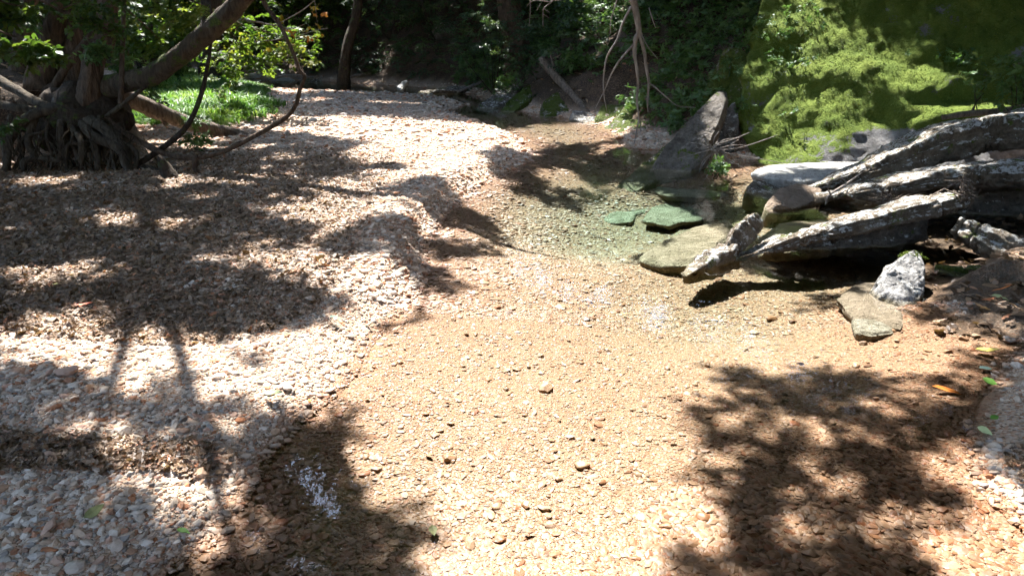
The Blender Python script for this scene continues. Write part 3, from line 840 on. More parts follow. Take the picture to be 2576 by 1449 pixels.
rock(boulder_round('rock', M['rock_mossy'], AT(1832, 255, 10.6), (.42, .5, .75), 86, .16, rot=.5), 'brown mossy rock leaning against the left edge of the great boulder')
# the great mossy boulder
def build_boulder():
    nz, segs = 128, (210, 40, 10, 60)
    zs = np.linspace(-.4, 3.3, nz)
    FLz, FLu = [-.4, 0, .52, 1.02, 1.9, 4.6], []
    yl = lambda z: 9.05 + .92 * z
    FLx = []
    for z in FLz:
        if z <= 0: FLx.append(AT(1902, 405, 9.05)[0])
        elif z < .6: FLx.append(AT(1856, 290, yl(.52))[0])
        elif z < 1.2: FLx.append(AT(1872, 180, yl(1.02))[0])
        elif z < 2: FLx.append(AT(1908, 0, yl(1.9))[0])
        else: FLx.append(AT(1908, 0, yl(1.9))[0] + .9)
    V, A = [], []
    for z in zs:
        fl = np.array([np.interp(z, FLz, FLx), yl(z)]); fr = np.array([8.6, 7.6 + .95 * z])
        br = np.array([9.0, 14.5]); bl = np.array([fl[0] + 2.6, 14.5])
        fm = (fl + fr) / 2 + np.array([-.1, -.35])
        ring = np.vstack([np.array([(1 - t) ** 2 * fl + 2 * t * (1 - t) * fm + t * t * fr for t in np.linspace(0, 1, segs[0], endpoint=False)]),
                          fr + np.linspace(0, 1, segs[1], endpoint=False)[:, None] * (br - fr), br + np.linspace(0, 1, segs[2], endpoint=False)[:, None] * (bl - br),
                          bl + np.linspace(0, 1, segs[3], endpoint=False)[:, None] * (fl - bl)])
        V.append(np.column_stack([ring, np.full(len(ring), z)]))
    n = len(V[0]); V = np.array(V).reshape(-1, 3)
    N = np.tile(np.array([-.25, -.8, .5]), (len(V), 1))
    side = np.tile(np.concatenate([np.zeros(segs[0]), np.ones(segs[1]) * 2, np.ones(segs[2]) * 3, np.ones(segs[3])]), nz)
    N[side == 1] = (-.9, -.1, .3); N[side == 2] = (.9, 0, .2); N[side == 3] = (0, 1, 0)
    d = .26 * fbm(V * .8, 3, 3) + .13 * fbm(V * 2.3, 3, 5) + .045 * fbm(V * 7, 3, 7)
    # stepped ledge on the right and a crack
    c0, c1 = AT(2310, 262, 9.2), AT(2238, 408, 8.9)
    e = c1 - c0
    t = np.clip(((V - c0) @ e) / (e @ e), 0, 1)
    wob = .05 * fbm(V * 4, 2, 8)
    dist = np.hypot((V - c0 - t[:, None] * e)[:, 0] + wob, (V - c0 - t[:, None] * e)[:, 2])
    d = d - .16 * np.exp(-(dist / .035) ** 2) * (side == 0)
    led = sstep(4.6, 5.2, V[:, 0]) * (side == 0)
    d = d + led * (.22 * sstep(.75, .55, V[:, 2]) - .10 * sstep(.5, .42, V[:, 2]) * sstep(.2, .3, V[:, 2]))
    V = V + N * d[:, None]
    V[:, 0] += (.16 * fbm(V * np.array([.5, .5, 2.2]), 3, 66) + .06 * fbm(V * 6, 3, 67)) * sstep(4.2, 3.4, V[:, 0])
    F = []
    for i in range(nz - 1):
        for j in range(n):
            k = (j + 1) % n
            F.append((i * n + j, i * n + k, (i + 1) * n + k, (i + 1) * n + j))
    top = len(V); V = np.vstack([V, V[(nz - 1) * n:].mean(0)])
    for j in range(n): F.append(((nz - 1) * n + j, (nz - 1) * n + (j + 1) % n, top))
    o = make('mossy_boulder', V, F, M['boulder'])
    # moss cover: thinner low on the right, around the crack and on the bare shoulder
    z, x = V[:, 2], V[:, 0]
    m = .78 + .6 * fbm(V * 1.3, 4, 12) + .35 * fbm(V * 5, 3, 14)
    m -= 1.0 * sstep(3.9, 4.3, x) * sstep(.55, .30, z + .12 * fbm(V * 2, 3, 15)) + .55 * sstep(.25, .05, z) * sstep(3.5, 3.8, x)
    m -= .55 * sstep(4.6, 5.0, x) * sstep(1.0, 1.3, z) * sstep(-.1, .35, fbm(V * 1.1, 3, 18))
    m[-1] = 1
    o.data.attributes.new('moss', 'FLOAT', 'POINT').data.foreach_set('value', m.astype(np.float32))
    return o, V, m, n, nz, segs
def boulder_material():
    m, t, out = mat_new('boulder_moss'); k = NT(t)
    pos, p, nn = k.pos()
    n1 = k.noise(pos, 3.2, 8, .7); n2 = k.noise(pos, 22, 6, .7); n3 = k.noise(pos, 70, 3, .6)
    col = k.ramp(n1, [(.3, (.085, .08, .075)), (.5, (.18, .175, .17)), (.7, (.28, .275, .265))])
    col = k.mix(.6, col, k.ramp(n2, [(.3, .3), (.65, 1.0)]), 'MULTIPLY')
    a = k.n('ShaderNodeAttribute', attribute_type='GEOMETRY', attribute_name='moss').outputs['Fac']
    f = k.smooth(k.math('ADD', a, k.math('MULTIPLY', k.math('SUBTRACT', n2, .5), 1.1)), .42, .58)
    mc = k.ramp(k.math('ADD', k.math('MULTIPLY', n1, .6), k.math('MULTIPLY', n3, .4)), [(.32, (.038, .064, .011)), (.5, (.085, .118, .02)), (.68, (.14, .168, .034))])
    col = k.mix(f, col, mc)
    k.l(k.bsdf(col, .95, k.bump(k.math('ADD', n2, k.math('MULTIPLY', n3, .5)), 1.0, .035), .1), out.inputs[0])
    return m
boulder, BV, Bm, Bn, Bnz, Bsegs = build_boulder()
boulder.data.materials[0] = boulder_material()
tag(boulder, 'huge green moss-covered boulder face leaning back at the right', 'boulder', kind='thing')
front = (np.arange(len(BV)) % Bn < Bsegs[0] + 0) | (np.arange(len(BV)) % Bn > Bn - Bsegs[3])
front &= np.arange(len(BV)) < Bn * Bnz
fi = np.where(front & (Bm > .62) & (BV[:, 2] > -.05) & (BV[:, 2] < 2.8) & (BV[:, 0] < 7.2))[0]
rs = np.random.default_rng(5)
pick = rs.choice(fi, 12000)
nxt = np.where((pick + 1) % Bn == 0, pick, pick + 1); abv = np.minimum(pick + Bn, Bn * Bnz - 1)
MP = BV[pick] + rs.random((len(pick), 1)) * (BV[nxt] - BV[pick]) + rs.random((len(pick), 1)) * (BV[abv] - BV[pick])
scatter('moss', 'moss', MP, np.stack([rs.normal(.75, .35, len(pick)), rs.normal(-.2, .3, len(pick)), rs.normal(0, .3, len(pick))], -1), rs.uniform(.3, .65, len(pick)),
        np.clip(.45 + .38 * fbm(MP * 2.2, 4, 61) + .22 * rs.normal(size=len(pick)), 0, 1), boulder, seed=6)
q = AT(2290, 646, 4.5) + rs.normal(0, .02, (160, 3)) * (1.5, .8, .5)
scatter('moss', 'moss', q, eul(160, .5, rs), rs.uniform(.5, .9, 160), parent=UPR, seed=9)
def surf_front(x, z):                    # nearest vertex of the boulder's front
    q = np.where(front)[0]
    return BV[q[np.argmin((BV[q, 0] - x) ** 2 + (BV[q, 2] - z) ** 2)]]

# ------------------------------------------------------------------ where the sun comes through the leaves
# each entry: patch on the valley floor (sight lines of its centre and half axes), lit or shaded; later ones win
OPS = []
def op(lit, *els):
    for u, v, ru, rv in els:
        c = G(u, v); a = G(u + ru, v) - c; b = (G(u, v - rv) - G(u, v + rv)) / 2
        OPS.append((lit, c[:2], np.linalg.inv(np.array([a[:2], b[:2]]).T)))
op(1, (1330, 1180, 440, 300), (1330, 900, 420, 260), (1350, 700, 350, 150), (1340, 590, 260, 90), (1290, 495, 130, 55), (1230, 1430, 340, 120),
   (1770, 780, 330, 85), (1740, 620, 150, 60), (2200, 885, 200, 34), (2060, 820, 220, 60), (2420, 815, 110, 20), (2500, 868, 120, 22), (1640, 505, 140, 40), (1580, 455, 110, 22), (1420, 490, 110, 36), (1400, 425, 60, 16),
   (1070, 425, 170, 70), (1060, 350, 340, 38), (1450, 325, 220, 28), (900, 335, 230, 20), (780, 238, 150, 7), (1010, 275, 160, 6), (1300, 375, 60, 18),
   (880, 600, 130, 40), (700, 700, 70, 20), (800, 735, 120, 32), (1000, 560, 60, 30), (500, 515, 40, 8), (290, 605, 60, 12), (640, 505, 50, 9), (60, 660, 60, 18), (470, 545, 40, 8), (60, 510, 60, 12), (680, 590, 60, 12), (600, 660, 40, 10), (440, 510, 30, 8), (900, 520, 80, 18),
   (330, 940, 330, 62), (640, 960, 260, 90), (800, 955, 150, 80), (100, 965, 190, 34), (520, 1050, 210, 45), (330, 1190, 110, 36), (560, 1225, 70, 46), (170, 1160, 90, 26), (80, 1230, 70, 22), (690, 1320, 70, 40), (420, 1290, 60, 24), (250, 1330, 60, 22), (560, 1400, 70, 24),
   (480, 292, 220, 40), (620, 330, 140, 20), (360, 330, 90, 25), (700, 200, 200, 5), (470, 184, 60, 3), (2060, 425, 220, 34))
op(0, (1165, 548, 110, 20), (1240, 598, 140, 16), (1130, 628, 90, 14), (1020, 700, 75, 36), (940, 800, 95, 36), (1085, 512, 60, 20), (990, 470, 60, 14),
   (1710, 885, 60, 20), (1850, 955, 105, 52), (2060, 935, 240, 36), (2260, 970, 130, 40), (1790, 1015, 60, 36), (2260, 1085, 300, 62), (1900, 1135, 130, 26), (2140, 1200, 300, 56), (1760, 1235, 70, 36),
   (1690, 1345, 140, 55), (2080, 1320, 430, 80), (1850, 1425, 360, 45), (2420, 1200, 240, 130), (2350, 1400, 330, 70), (840, 1130, 115, 62), (890, 1240, 90, 100), (800, 1330, 60, 50), (990, 1335, 100, 50), (1000, 1400, 150, 40), (850, 1420, 160, 40), (650, 1120, 90, 45), (600, 930, 50, 26), (480, 990, 40, 18), (560, 260, 130, 12), (1480, 405, 70, 12))
op(1, (2110, 1022, 150, 18), (1950, 1290, 80, 16), (2250, 1385, 120, 22), (2400, 1012, 80, 22), (2450, 1395, 80, 26), (1690, 1165, 60, 16), (1830, 1080, 60, 14), (2060, 1150, 90, 12), (2480, 960, 60, 14), (1850, 1010, 40, 12), (2050, 1430, 70, 18), (2300, 1150, 70, 12))
LITSEG = [(AT(1840, 640, 4.9), AT(2420, 495, 5.35), .2), (AT(2080, 500, 6.1), AT(2500, 445, 6.0), .2), (AT(2050, 480, 7.0), AT(2560, 320, 6.9), .25), (AT(1900, 425, 8.0), AT(2240, 415, 8.2), .45),
          (AT(2225, 720, 4.3), AT(2310, 640, 4.45), .22), (AT(1850, 610, 5.1), AT(1900, 550, 5.2), .2), (AT(1950, 150, 9.9), AT(1900, 215, 9.6), .24), (AT(1985, 300, 9.3), AT(1965, 400, 9.1), .2), (AT(2075, 320, 9.2), AT(2010, 385, 9.1), .17),
          (AT(2240, 120, 9.7), AT(2220, 180, 9.5), .24), (AT(2100, 60, 10.4), AT(2010, 140, 10.0), .22), (AT(2400, 330, 8.6), AT(2560, 250, 8.4), .4), (AT(300, 235, 9.3), AT(560, 325, 10.2), .3), (AT(600, 120, 13), AT(760, 110, 12), .8), (AT(1345, 30, 8), AT(1400, 30, 8), .4),
          (AT(520, 40, 15), AT(420, 60, 14), .8), (AT(1020, 215, 20), AT(1015, 225, 20), .3), (AT(650, 60, 20), AT(800, 60, 22), 1.5), (AT(20, 80, 5), AT(140, 110, 5), .25)]
def lit(x, y):
    q = xyz(x, y)
    wx = x + .20 * fbm(q * 2.3, 3, 71) + .14 * fbm(q * 6, 2, 75); wy = y + (.16 + .02 * np.maximum(y, 0)) * fbm(q * 2.3 + 9, 3, 73) + .14 * fbm(q * 6 + 5, 2, 76)
    f = np.full(x.shape, -1.0)
    for l, c, inv in OPS:
        dx, dy = wx - c[0], wy - c[1]
        a = inv[0, 0] * dx + inv[0, 1] * dy; b = inv[1, 0] * dx + inv[1, 1] * dy
        ins = 1 - np.sqrt(a * a + b * b)
        f = np.maximum(f, ins) if l else np.where(ins > 0, np.minimum(f, -ins), f)
    fl = vnoise(q * np.array([2.3, 1.7, 1]), 91) + .5 * vnoise(q * 5, 92)
    f = np.where((fl > np.where(x < 0, .64, np.where(y < 3.0, .6, .56))) & (y < 10.5) & (y > 1) & (x < 3.6), .3, f)
    fb = vnoise(q * .8, 93) + .5 * vnoise(q * 2.2, 94)
    f = np.where((fb > .12) & (y > 14.5), .3, f)
    for p0, p1, r in LITSEG:
        g0 = p0 - S * p0[2] / S[2]; g1 = p1 - S * p1[2] / S[2]
        e = g1 - g0; t = np.clip(((wx - g0[0]) * e[0] + (wy - g0[1]) * e[1]) / (e[0] ** 2 + e[1] ** 2 + 1e-9), 0, 1)
        f = np.maximum(f, 1 - np.hypot(wx - g0[0] - t * e[0], wy - g0[1] - t * e[1]) / r)
    return f > 0

# ------------------------------------------------------------------ trees
TREES = []          # (empty, trunk xy, top z, bark, crown points)
def tree(name, label, path, radii, bark, sides=26, top=8.5, group=None, rough=.12):
    P = [np.asarray(p, float) for p in path]
    e = empty(name, P[0])
    tag(e, label, 'tree', group)
    last = P[-1]; dirn = (P[-1] - P[-2]) / np.linalg.norm(P[-1] - P[-2])
    if dirn[2] > .2:
        need = top - last[2]
        if need > 1:
            bend = np.array([dirn[0], dirn[1], 0]) * .35
            P.append(last + np.array([bend[0], bend[1], 1]) * need * .5)
            P.append(last + np.array([bend[0] * .8, bend[1] * .8, 1]) * need)
    mb = MB(); mb.tube(P, list(radii) + [radii[-1] * .75, radii[-1] * .35] if len(P) > len(path) else radii, sides, rough, int(abs(P[0][0] * 10)) % 90, n=110, freq=5, flute=.05)
    mb.build('trunk', M[bark], e)
    TREES.append([e, spline(P, 40), bark, []])
    return e
def gz(x, y, dz=-.1): return np.array([x, y, hgt(x, y) + dz])

# multi-stemmed tree over the undercut bank, with its roots laid bare
rt = tree('bank_tree', 'multi-stemmed tree on the undercut bank with exposed hanging roots at left', PX((212, 318, 8.05), (222, 240, 8.1), (240, 140, 8.2), (272, 0, 8.35)), [.17, .118, .105, .10], 'bark')
def part_tube(par, name, bark, path, radii, sides=10, rough=.12, seed=1, n=None):
    return MB().tube(path, radii, sides, rough, seed, n=n, freq=8).build(name, M[bark], par)
def up(p, to, drift): return [p, np.asarray(p) + np.array([drift[0], drift[1], 1]) * (to - p[2])]
for i, (pts, rr) in enumerate([
        (PX((92, 262, 8.55), (112, 150, 8.7), (148, 0, 8.85)), [.17, .15, .13]), (PX((178, 250, 8.75), (184, 120, 8.85), (186, 0, 8.95)), [.11, .095, .085]),
        (PX((48, 200, 9.2), (55, 100, 9.3), (75, 0, 9.4)), [.12, .10, .09]), (PX((112, 262, 8.3), (170, 165, 8.35), (235, 82, 8.45), (302, -5, 8.6)), [.045, .04, .035, .03]),
        (PX((304, 262, 8.0), (307, 150, 8.1), (312, 20, 8.2)), [.03, .025, .02])]):
    q = pts[-1]; dq = (pts[-1] - pts[-2]); dq = dq / max(dq[2], .2)
    part_tube(rt, 'stem', 'bark', pts + [q + dq * 1.4, q + dq * .85 * 3], rr + [rr[-1] * .8, rr[-1] * .4], 22, .12, i + 3, n=80)
lean = PX((232, 232, 8.25), (300, 212, 8.2), (380, 190, 8.1), (455, 140, 8.05), (530, 75, 8.0), (610, -5, 8.0))
part_tube(rt, 'leaning_stem', 'bark_moss', lean + [lean[-1] + (.9, 0, .9), lean[-1] + (2.2, .2, 2.4)], [.125, .115, .105, .10, .10, .095, .07, .03], 24, .16, 9, n=110)['label'] = 'dark mossy stem leaning far out to the right'
mb = MB()
V, F = ico(4); V = V * (.55, .42, .36) ; V = roughen(V, V / np.linalg.norm(V, axis=1)[:, None], .16, 4, 3.5)
make('root_crown', V + AT(205, 300, 8.2), F, M['bark_dark'], rt)
ROOTS = [([(174, 272, 7.9), (100, 284, 7.75), (62, 304, 7.65), (30, 341, 7.6), (20, 366, 7.55), (15, 428, 7.45), (-4, 478, 7.4)], .05), ([(90, 290, 7.75), (70, 354, 7.62), (87, 394, 7.55), (62, 406, 7.5), (60, 428, 7.48), (66, 455, 7.45)], .036),
         ([(154, 305, 7.75), (152, 344, 7.65), (159, 379, 7.6), (149, 401, 7.55), (112, 398, 7.55), (92, 400, 7.55)], .036), ([(7, 322, 7.6), (12, 371, 7.52), (17, 399, 7.5), (7, 441, 7.45), (10, 470, 7.42)], .03),
         ([(211, 301, 7.9), (249, 314, 7.75), (286, 349, 7.65), (311, 379, 7.6), (323, 416, 7.55), (330, 450, 7.5)], .055), ([(206, 309, 7.85), (236, 344, 7.65), (299, 374, 7.55), (323, 428, 7.5), (361, 470, 7.4)], .05),
         ([(224, 325, 7.8), (239, 366, 7.62), (246, 404, 7.55), (240, 455, 7.5)], .04), ([(174, 314, 7.8), (204, 354, 7.62), (204, 404, 7.55), (205, 460, 7.5)], .035), ([(189, 375, 7.6), (204, 436, 7.5), (194, 474, 7.42)], .022),
         ([(-6, 200, 8.4), (50, 232, 8.2), (87, 254, 8.1), (125, 270, 8.0), (170, 290, 8.0)], .05), ([(-6, 262, 8.0), (42, 272, 7.9), (75, 276, 7.9), (150, 295, 7.9)], .045), ([(260, 300, 8.0), (300, 270, 8.0), (345, 235, 8.0), (372, 215, 8.05)], .025),
         ([(130, 318, 7.75), (100, 335, 7.65), (62, 345, 7.62), (40, 380, 7.58), (35, 392, 7.56)], .018), ([(265, 330, 7.75), (300, 345, 7.7), (330, 390, 7.62), (345, 410, 7.55)], .025), ([(28, 290, 7.7), (18, 330, 7.6), (22, 390, 7.55), (25, 430, 7.48)], .024),
         ([(120, 300, 7.7), (118, 350, 7.6), (130, 395, 7.55), (125, 440, 7.5)], .018), ([(280, 350, 7.6), (285, 400, 7.55), (295, 450, 7.46), (310, 476, 7.4)], .02)]
rr_ = np.random.default_rng(18)
for i in range(18):
    u0, v0 = rr_.uniform(60, 300), rr_.uniform(292, 330); u1 = u0 + (u0 - 190) * rr_.uniform(.2, .7) + rr_.normal(0, 25)
    ROOTS.append(([(u0, v0, 7.85), ((u0 * 2 + u1) / 3 + rr_.normal(0, 14), 345 + rr_.normal(0, 8), 7.72), ((u0 + u1 * 2) / 3 + rr_.normal(0, 18), 392 + rr_.normal(0, 10), 7.62), (u1 + rr_.normal(0, 8), 435, 7.52), (u1 + rr_.normal(0, 16), 474, 7.42)], rr_.uniform(.009, .024)))
for i, (pts, r0) in enumerate(ROOTS):
    part_tube(rt, 'root', 'root', PX(*pts), [r0 * 1.1, r0, r0 * .85, r0 * .45], 8, .18, 30 + i)
mb = MB(); rr_ = np.random.default_rng(8)
for i in range(80):
    u, v = rr_.uniform(0, 340), rr_.uniform(300, 420); y = 7.62 + rr_.normal(0, .1)
    p = AT(u, v, y); pts = [p]
    for k in range(4): pts.append(pts[-1] + np.array([rr_.normal(0, .06), rr_.normal(-.02, .04), -rr_.uniform(.02, .14)]))
    mb.tube(pts, [.008, .003], 4, n=9, cap=False)
tag(mb.build('rootlets', M['rootlet'], rt), kind='stuff')

# other trees seen between the banks
tree('forest_tree', 'dark straight trunk behind the grass patch', [gz(*AT(530, 192, 20.5)[:2]), AT(528, 120, 20.5), AT(530, 0, 20.6)], [.40, .27, .25], 'bark_dark')
tree('forest_tree', 'slender leaning trunk at the edge of the far pool', [gz(*AT(860, 214, 22.3)[:2]), AT(872, 130, 22.3), AT(902, 0, 22.5)], [.20, .15, .13], 'bark_dark')
tree('forest_tree', 'thick trunk on the right slope above the green slab', [gz(*AT(1305, 190, 18.3)[:2]), AT(1300, 120, 18.3), AT(1278, 0, 18.5)], [.40, .30, .27], 'bark')
for (u, v, y, r, lab) in [(655, 150, 27, .16, 'thin dim trunk behind the maple leaves'), (765, 120, 28, .2, 'dim trunk deep in the forest left of the leaning trunk'), (1010, 120, 27, .22, 'dim trunk in the dark forest centre'), (1130, 100, 26, .16, 'thin dim trunk in the dark forest right of centre'),
                          (1420, 90, 24, .2, 'dim trunk on the slope behind the leaning stick'), (1770, 60, 20, .16, 'dim trunk on the slope left of the boulder'), (420, 150, 24, .2, 'dim trunk behind the leaning stem'), (350, 140, 20, .12, 'thin dim trunk left of the leaning stem'), (30, 100, 14, .16, 'dim trunk at the left edge behind the bank tree')]:
    p = AT(u, v, y); b = gz(p[0], p[1])
    tree('forest_tree', lab, [b, b + (.1, 0, 2), b + (.25 * (-1 if u > 900 else 1), .1, 5)], [r * 1.2, r, r * .9], 'bark_dark')
for (x, y, r, lab) in [(-8.0, 2.5, .22, 'tree on the near left bank'), (7.4, 3.2, .25, 'tree on the near right bank'), (3.5, -5.5, .22, 'tree behind the viewer to the right'), (-4.5, -5.5, .2, 'tree behind the viewer to the left'), (7.5, 12.5, .25, 'tree growing above the mossy boulder'), (-9, 14, .2, 'tree on the left bank beyond the grass'), (11, 6, .2, 'tree high on the right bank')]:
    b = gz(x, y)
    tree('forest_tree', lab, [b, b + (.05, .1, 2), b + (-.1 * np.sign(x), .2, 5)], [r * 1.25, r, r * .85], 'bark')

# crowns: leafy twigs held between the sun and the shaded ground
rc = np.random.default_rng(44)
n = 250000
ex_, ey_ = rc.uniform(-15, 15, n), rc.uniform(-8, 34, n)
dens = np.where((np.abs(ex_) < 8) & (ey_ < 13), 1.0, .35)
z = 4.4 + np.where((np.abs(ex_) < 7) & (ey_ < 12), 4.2, 7.5) * rc.random(n) ** 1.4 + .8 * fbm(xyz(ex_, ey_) * .3, 2, 55)
px, py = ex_ + S[0] / S[2] * z, ey_ + S[1] / S[2] * z
hh = ground(px, py)
lim = hh + 4.2
dens = dens * np.where((ex_ > .4) & (ey_ < 4.6), .55, np.where((ey_ < 11) & (np.abs(ex_) < 7) & ~((ex_ > 1.2) & (ey_ > 6.5)), .70, 1.0))
okk = (rc.random(n) < dens) & (z > lim)
LX, LY = np.meshgrid(np.arange(-15.6, 15.6, .06), np.arange(-8.6, 34.6, .06))
LG = lit(LX.ravel(), LY.ravel()).reshape(LX.shape)
def lit_at(x, y): return LG[np.clip(((y + 8.6) / .06 + .5).astype(int), 0, LG.shape[0] - 1), np.clip(((x + 15.6) / .06 + .5).astype(int), 0, LG.shape[1] - 1)]
for dx, dy in ((0, 0), (.09, 0), (-.09, 0), (0, .1), (0, -.1)):
    okk &= ~lit_at(ex_ + dx, ey_ + dy)
C = np.stack([px, py, z], -1)
for (u, v, half) in ((788, 1205, 1.5), (806, 1262, 1.2)):                      # a gap of open sky over the left bar
    g = G(u, v); dref = sight(u, v) * (1, 1, -1); dref /= np.linalg.norm(dref)
    rel = C - g; rel /= np.linalg.norm(rel, axis=1)[:, None]
    okk &= (rel @ dref) < math.cos(R(half))
C = C[okk]
# unseen outer and upper crowns, added to darken ambient light away from the creek
n = 16000
ox, oy, oz = rc.uniform(-24, 24, n), rc.uniform(-16, 44, n), rc.uniform(3.4, 13, n)
far = ((np.abs(ox) > 11) | (oy > 27)) & (oy > -3) & (oz > 1.9 + .045 * np.maximum(oy, 0))
C = np.vstack([C, np.stack([ox, oy, oz + np.maximum(ground(ox, oy), 0) * .8], -1)[far]])
n = 13000                                   # unseen leaf wall added beyond the bend and right slope to block reflected sky
ox, oy = rc.uniform(-14, 18, n), rc.uniform(6, 36, n)
gh = ground(ox, oy); oz = gh + rc.uniform(2.0, 11, n)
e_x, e_y = ox - S[0] / S[2] * oz, oy - S[1] / S[2] * oz
wall = ((oy > 23) | (ox > 6.5)) & (oz > 2.3 + .045 * oy) & ~(lit_at(e_x, e_y) & (e_y < 26))
WL = np.stack([ox, oy, oz], -1)[wall]
C = np.vstack([C, WL])
n = 9000                                    # unseen high leaf layer added beyond the bend to hide sky in the water
ox, oy, oz = rc.uniform(-10, 9, n), rc.uniform(20, 36, n), rc.uniform(12, 26, n)
e_x, e_y = ox - S[0] / S[2] * oz, oy - S[1] / S[2] * oz
tall = (e_y > 11) & ~lit_at(e_x, e_y)
C = np.vstack([C, np.stack([ox, oy, oz], -1)[tall]])
kp = np.ones(len(C), bool)
for (u, v, half) in ((788, 1205, 1.5), (806, 1262, 1.2)):
    g = G(u, v); dref = sight(u, v) * (1, 1, -1); dref /= np.linalg.norm(dref)
    rel = C - g; rel /= np.linalg.norm(rel, axis=1)[:, None]
    kp &= (rel @ dref) < math.cos(R(half))
C = C[kp]
XY = np.array([t[1][-1][:2] for t in TREES])
own = np.argmin(((C[:, None, :2] - XY[None]) ** 2).sum(-1) + rc.uniform(0, 6, (len(C), len(XY))), 1)
for i, (e, trunk, bark, _) in enumerate(TREES):
    P = C[own == i]
    if not len(P): continue
    scatter('crown', 'canopy', P, np.stack([rc.normal(0, .5, len(P)), rc.normal(0, .5, len(P)), rc.random(len(P)) * 6.28], -1), np.where((np.abs(P[:, 0]) > 9) | (P[:, 1] > 20), 1.3, np.where((P[:, 1] < 12) & (P[:, 0] < 2.5), .56, .66)) * rc.uniform(.7, 1.25, len(P)), parent=e, seed=i + 60)
    mb = MB(); cen = []
    for p in P[rc.permutation(len(P))]:
        if all(np.hypot(*(p - q)[:2]) > 1.5 for q in cen) and np.hypot(*(p - trunk[-1])[:2]) < 7:
            cen.append(p)
        if len(cen) >= 12: break
    for p in cen:
        dxy = np.hypot(*(p - trunk[-1])[:2])
        zst = np.clip(p[2] - .4 * dxy, 3.6 + max(0, trunk[0][2]), trunk[-1][2] - .3)
        s = trunk[np.argmin(np.abs(trunk[:, 2] - zst))]
        m_ = (s + p) / 2 + np.array([0, 0, .25]) + rc.normal(0, .15, 3)
        q = spline([s, m_, p], 14); ge = q - S * (q[:, 2] / S[2])[:, None]
        if lit_at(ge[:, 0], ge[:, 1]).mean() > .2: continue
        mb.tube([s, m_, p], [.05, .03, .012], 6, .1, 3, n=12)
    if mb.n: mb.build('limbs', M[bark], e)['kind'] = 'stuff'

# ------------------------------------------------------------------ undergrowth, grass and plants
def on_ground(x, y, dz=0): return np.stack([x, y, ground(x, y) + dz], -1)
ru = np.random.default_rng(99)
# the far wooded slope, too dark and dense to count
n = 26000
x, y = ru.uniform(-26, 16, n), ru.uniform(15, 40, n)
h, soil, d = ground(x, y, True)
cl = fbm(xyz(x, y) * .55, 3, 101)
keep = (soil > .5) & (cl > -.12) & (h < 9)
x, y, h, cl = x[keep], y[keep], h[keep], cl[keep]
hz = h + .08 + ru.random(len(x)) ** 1.6 * (.5 + 2.2 * np.maximum(cl, 0))
scatter('undergrowth', 'shade', np.stack([x, y, hz], -1), np.stack([ru.normal(0, .4, len(x)), ru.normal(0, .4, len(x)), ru.random(len(x)) * 6.28], -1), ru.uniform(.6, 1.25, len(x)), label='dense dark green undergrowth on the wooded slopes', cat='undergrowth', seed=71)
# low green cover on the slope left of the boulder
n = 13000
x, y = ru.uniform(-1.5, 8, n), ru.uniform(10.3, 23, n)
h, soil, d = ground(x, y, True)
keep = (fbm(xyz(x, y) * 1.1, 3, 103) > -.1) & (d < -.2) & (soil > .3)
x, y, h = x[keep], y[keep], h[keep]
scatter('ground_cover', 'seedling', np.stack([x, y, h + .05 + .35 * ru.random(len(x)) ** 2], -1), eul(len(x), .35, ru), ru.uniform(1.2, 2.6, len(x)), label='low green plants covering the slope left of the boulder', cat='ground cover', seed=72)
# grass patch
GP = W([(290, 345), (300, 262), (380, 205), (470, 193), (570, 194), (650, 222), (705, 268), (712, 310), (650, 335), (560, 348), (420, 352)])
n = 26000
bx0, by0 = np.min(GP, 0); bx1, by1 = np.max(GP, 0)
x, y = ru.uniform(bx0, bx1, n), ru.uniform(by0, by1, n)
sd = poly_sd(x, y, GP) + .35 * fbm(xyz(x, y) * 1.2, 3, 105)
keep = (sd > 0) & (ru.random(n) < sstep(-.1, .5, sd) + .15)
x, y, sd = x[keep], y[keep], sd[keep]
scatter('grass', 'grass', on_ground(x, y), eul(len(x), .2, ru), ru.uniform(.6, 1.3, len(x)) * (.6 + .5 * sstep(0, 1, sd)), np.clip(.5 + .5 * fbm(xyz(x, y) * 2, 3, 107) + ru.normal(0, .2, len(x)), 0, 1), label='bright green grass patch behind the fallen log', cat='grass', seed=73)

def shrub(name, label, base, spread, key, count, size, stems=5, bark='bark_dark', group=None, cat='shrub', h=None, flat=1.0):
    e = empty(name, base); tag(e, label, cat, group)
    r = np.random.default_rng(int(abs(base[0] * 131 + base[1] * 17)) % 9999)
    h = h or spread
    base = np.asarray(base, float)
    q = r.normal(size=(count, 3)); q /= np.linalg.norm(q, axis=1)[:, None]
    q = q * (r.random(count) ** .45)[:, None]
    P = base + np.array([0, 0, h * .62]) + q * np.array([spread, spread * flat, h * .5])
    P = P[fbm(P * 2.5 / max(spread, .3), 2, 5) > -.22]
    mb = MB()
    for k in range(stems):
        tgt = P[r.integers(len(P))]
        mb.tube([base + r.normal(0, .02, 3) * (1, 1, 0) - (0, 0, .05), (base + tgt) / 2 + r.normal(0, .05, 3) * spread, tgt], [.012 * max(.5, spread), .004], 5, n=8)
    tag(mb.build('stems', M[bark], e), kind='stuff')
    scatter('foliage', key, P, np.stack([r.normal(0, .45, len(P)), r.normal(0, .45, len(P)), r.random(len(P)) * 6.28], -1), r.uniform(.7, 1.25, len(P)) * size, parent=e, seed=int(r.integers(9999)))
    return e
def gnd(u, v, y): p = AT(u, v, y); return gz(p[0], y, -.02)
shrub('bush', 'round green bush on the slope above the leaning stick', AT(1452, 205, 15.2), .42, 'seedling', 90, 2.2, 6, h=.55)
shrub('bush', 'dark leafy bush around the thick trunk on the right slope', gnd(1240, 150, 17.6), 1.1, 'shade', 170, .8, 6, h=2.2)
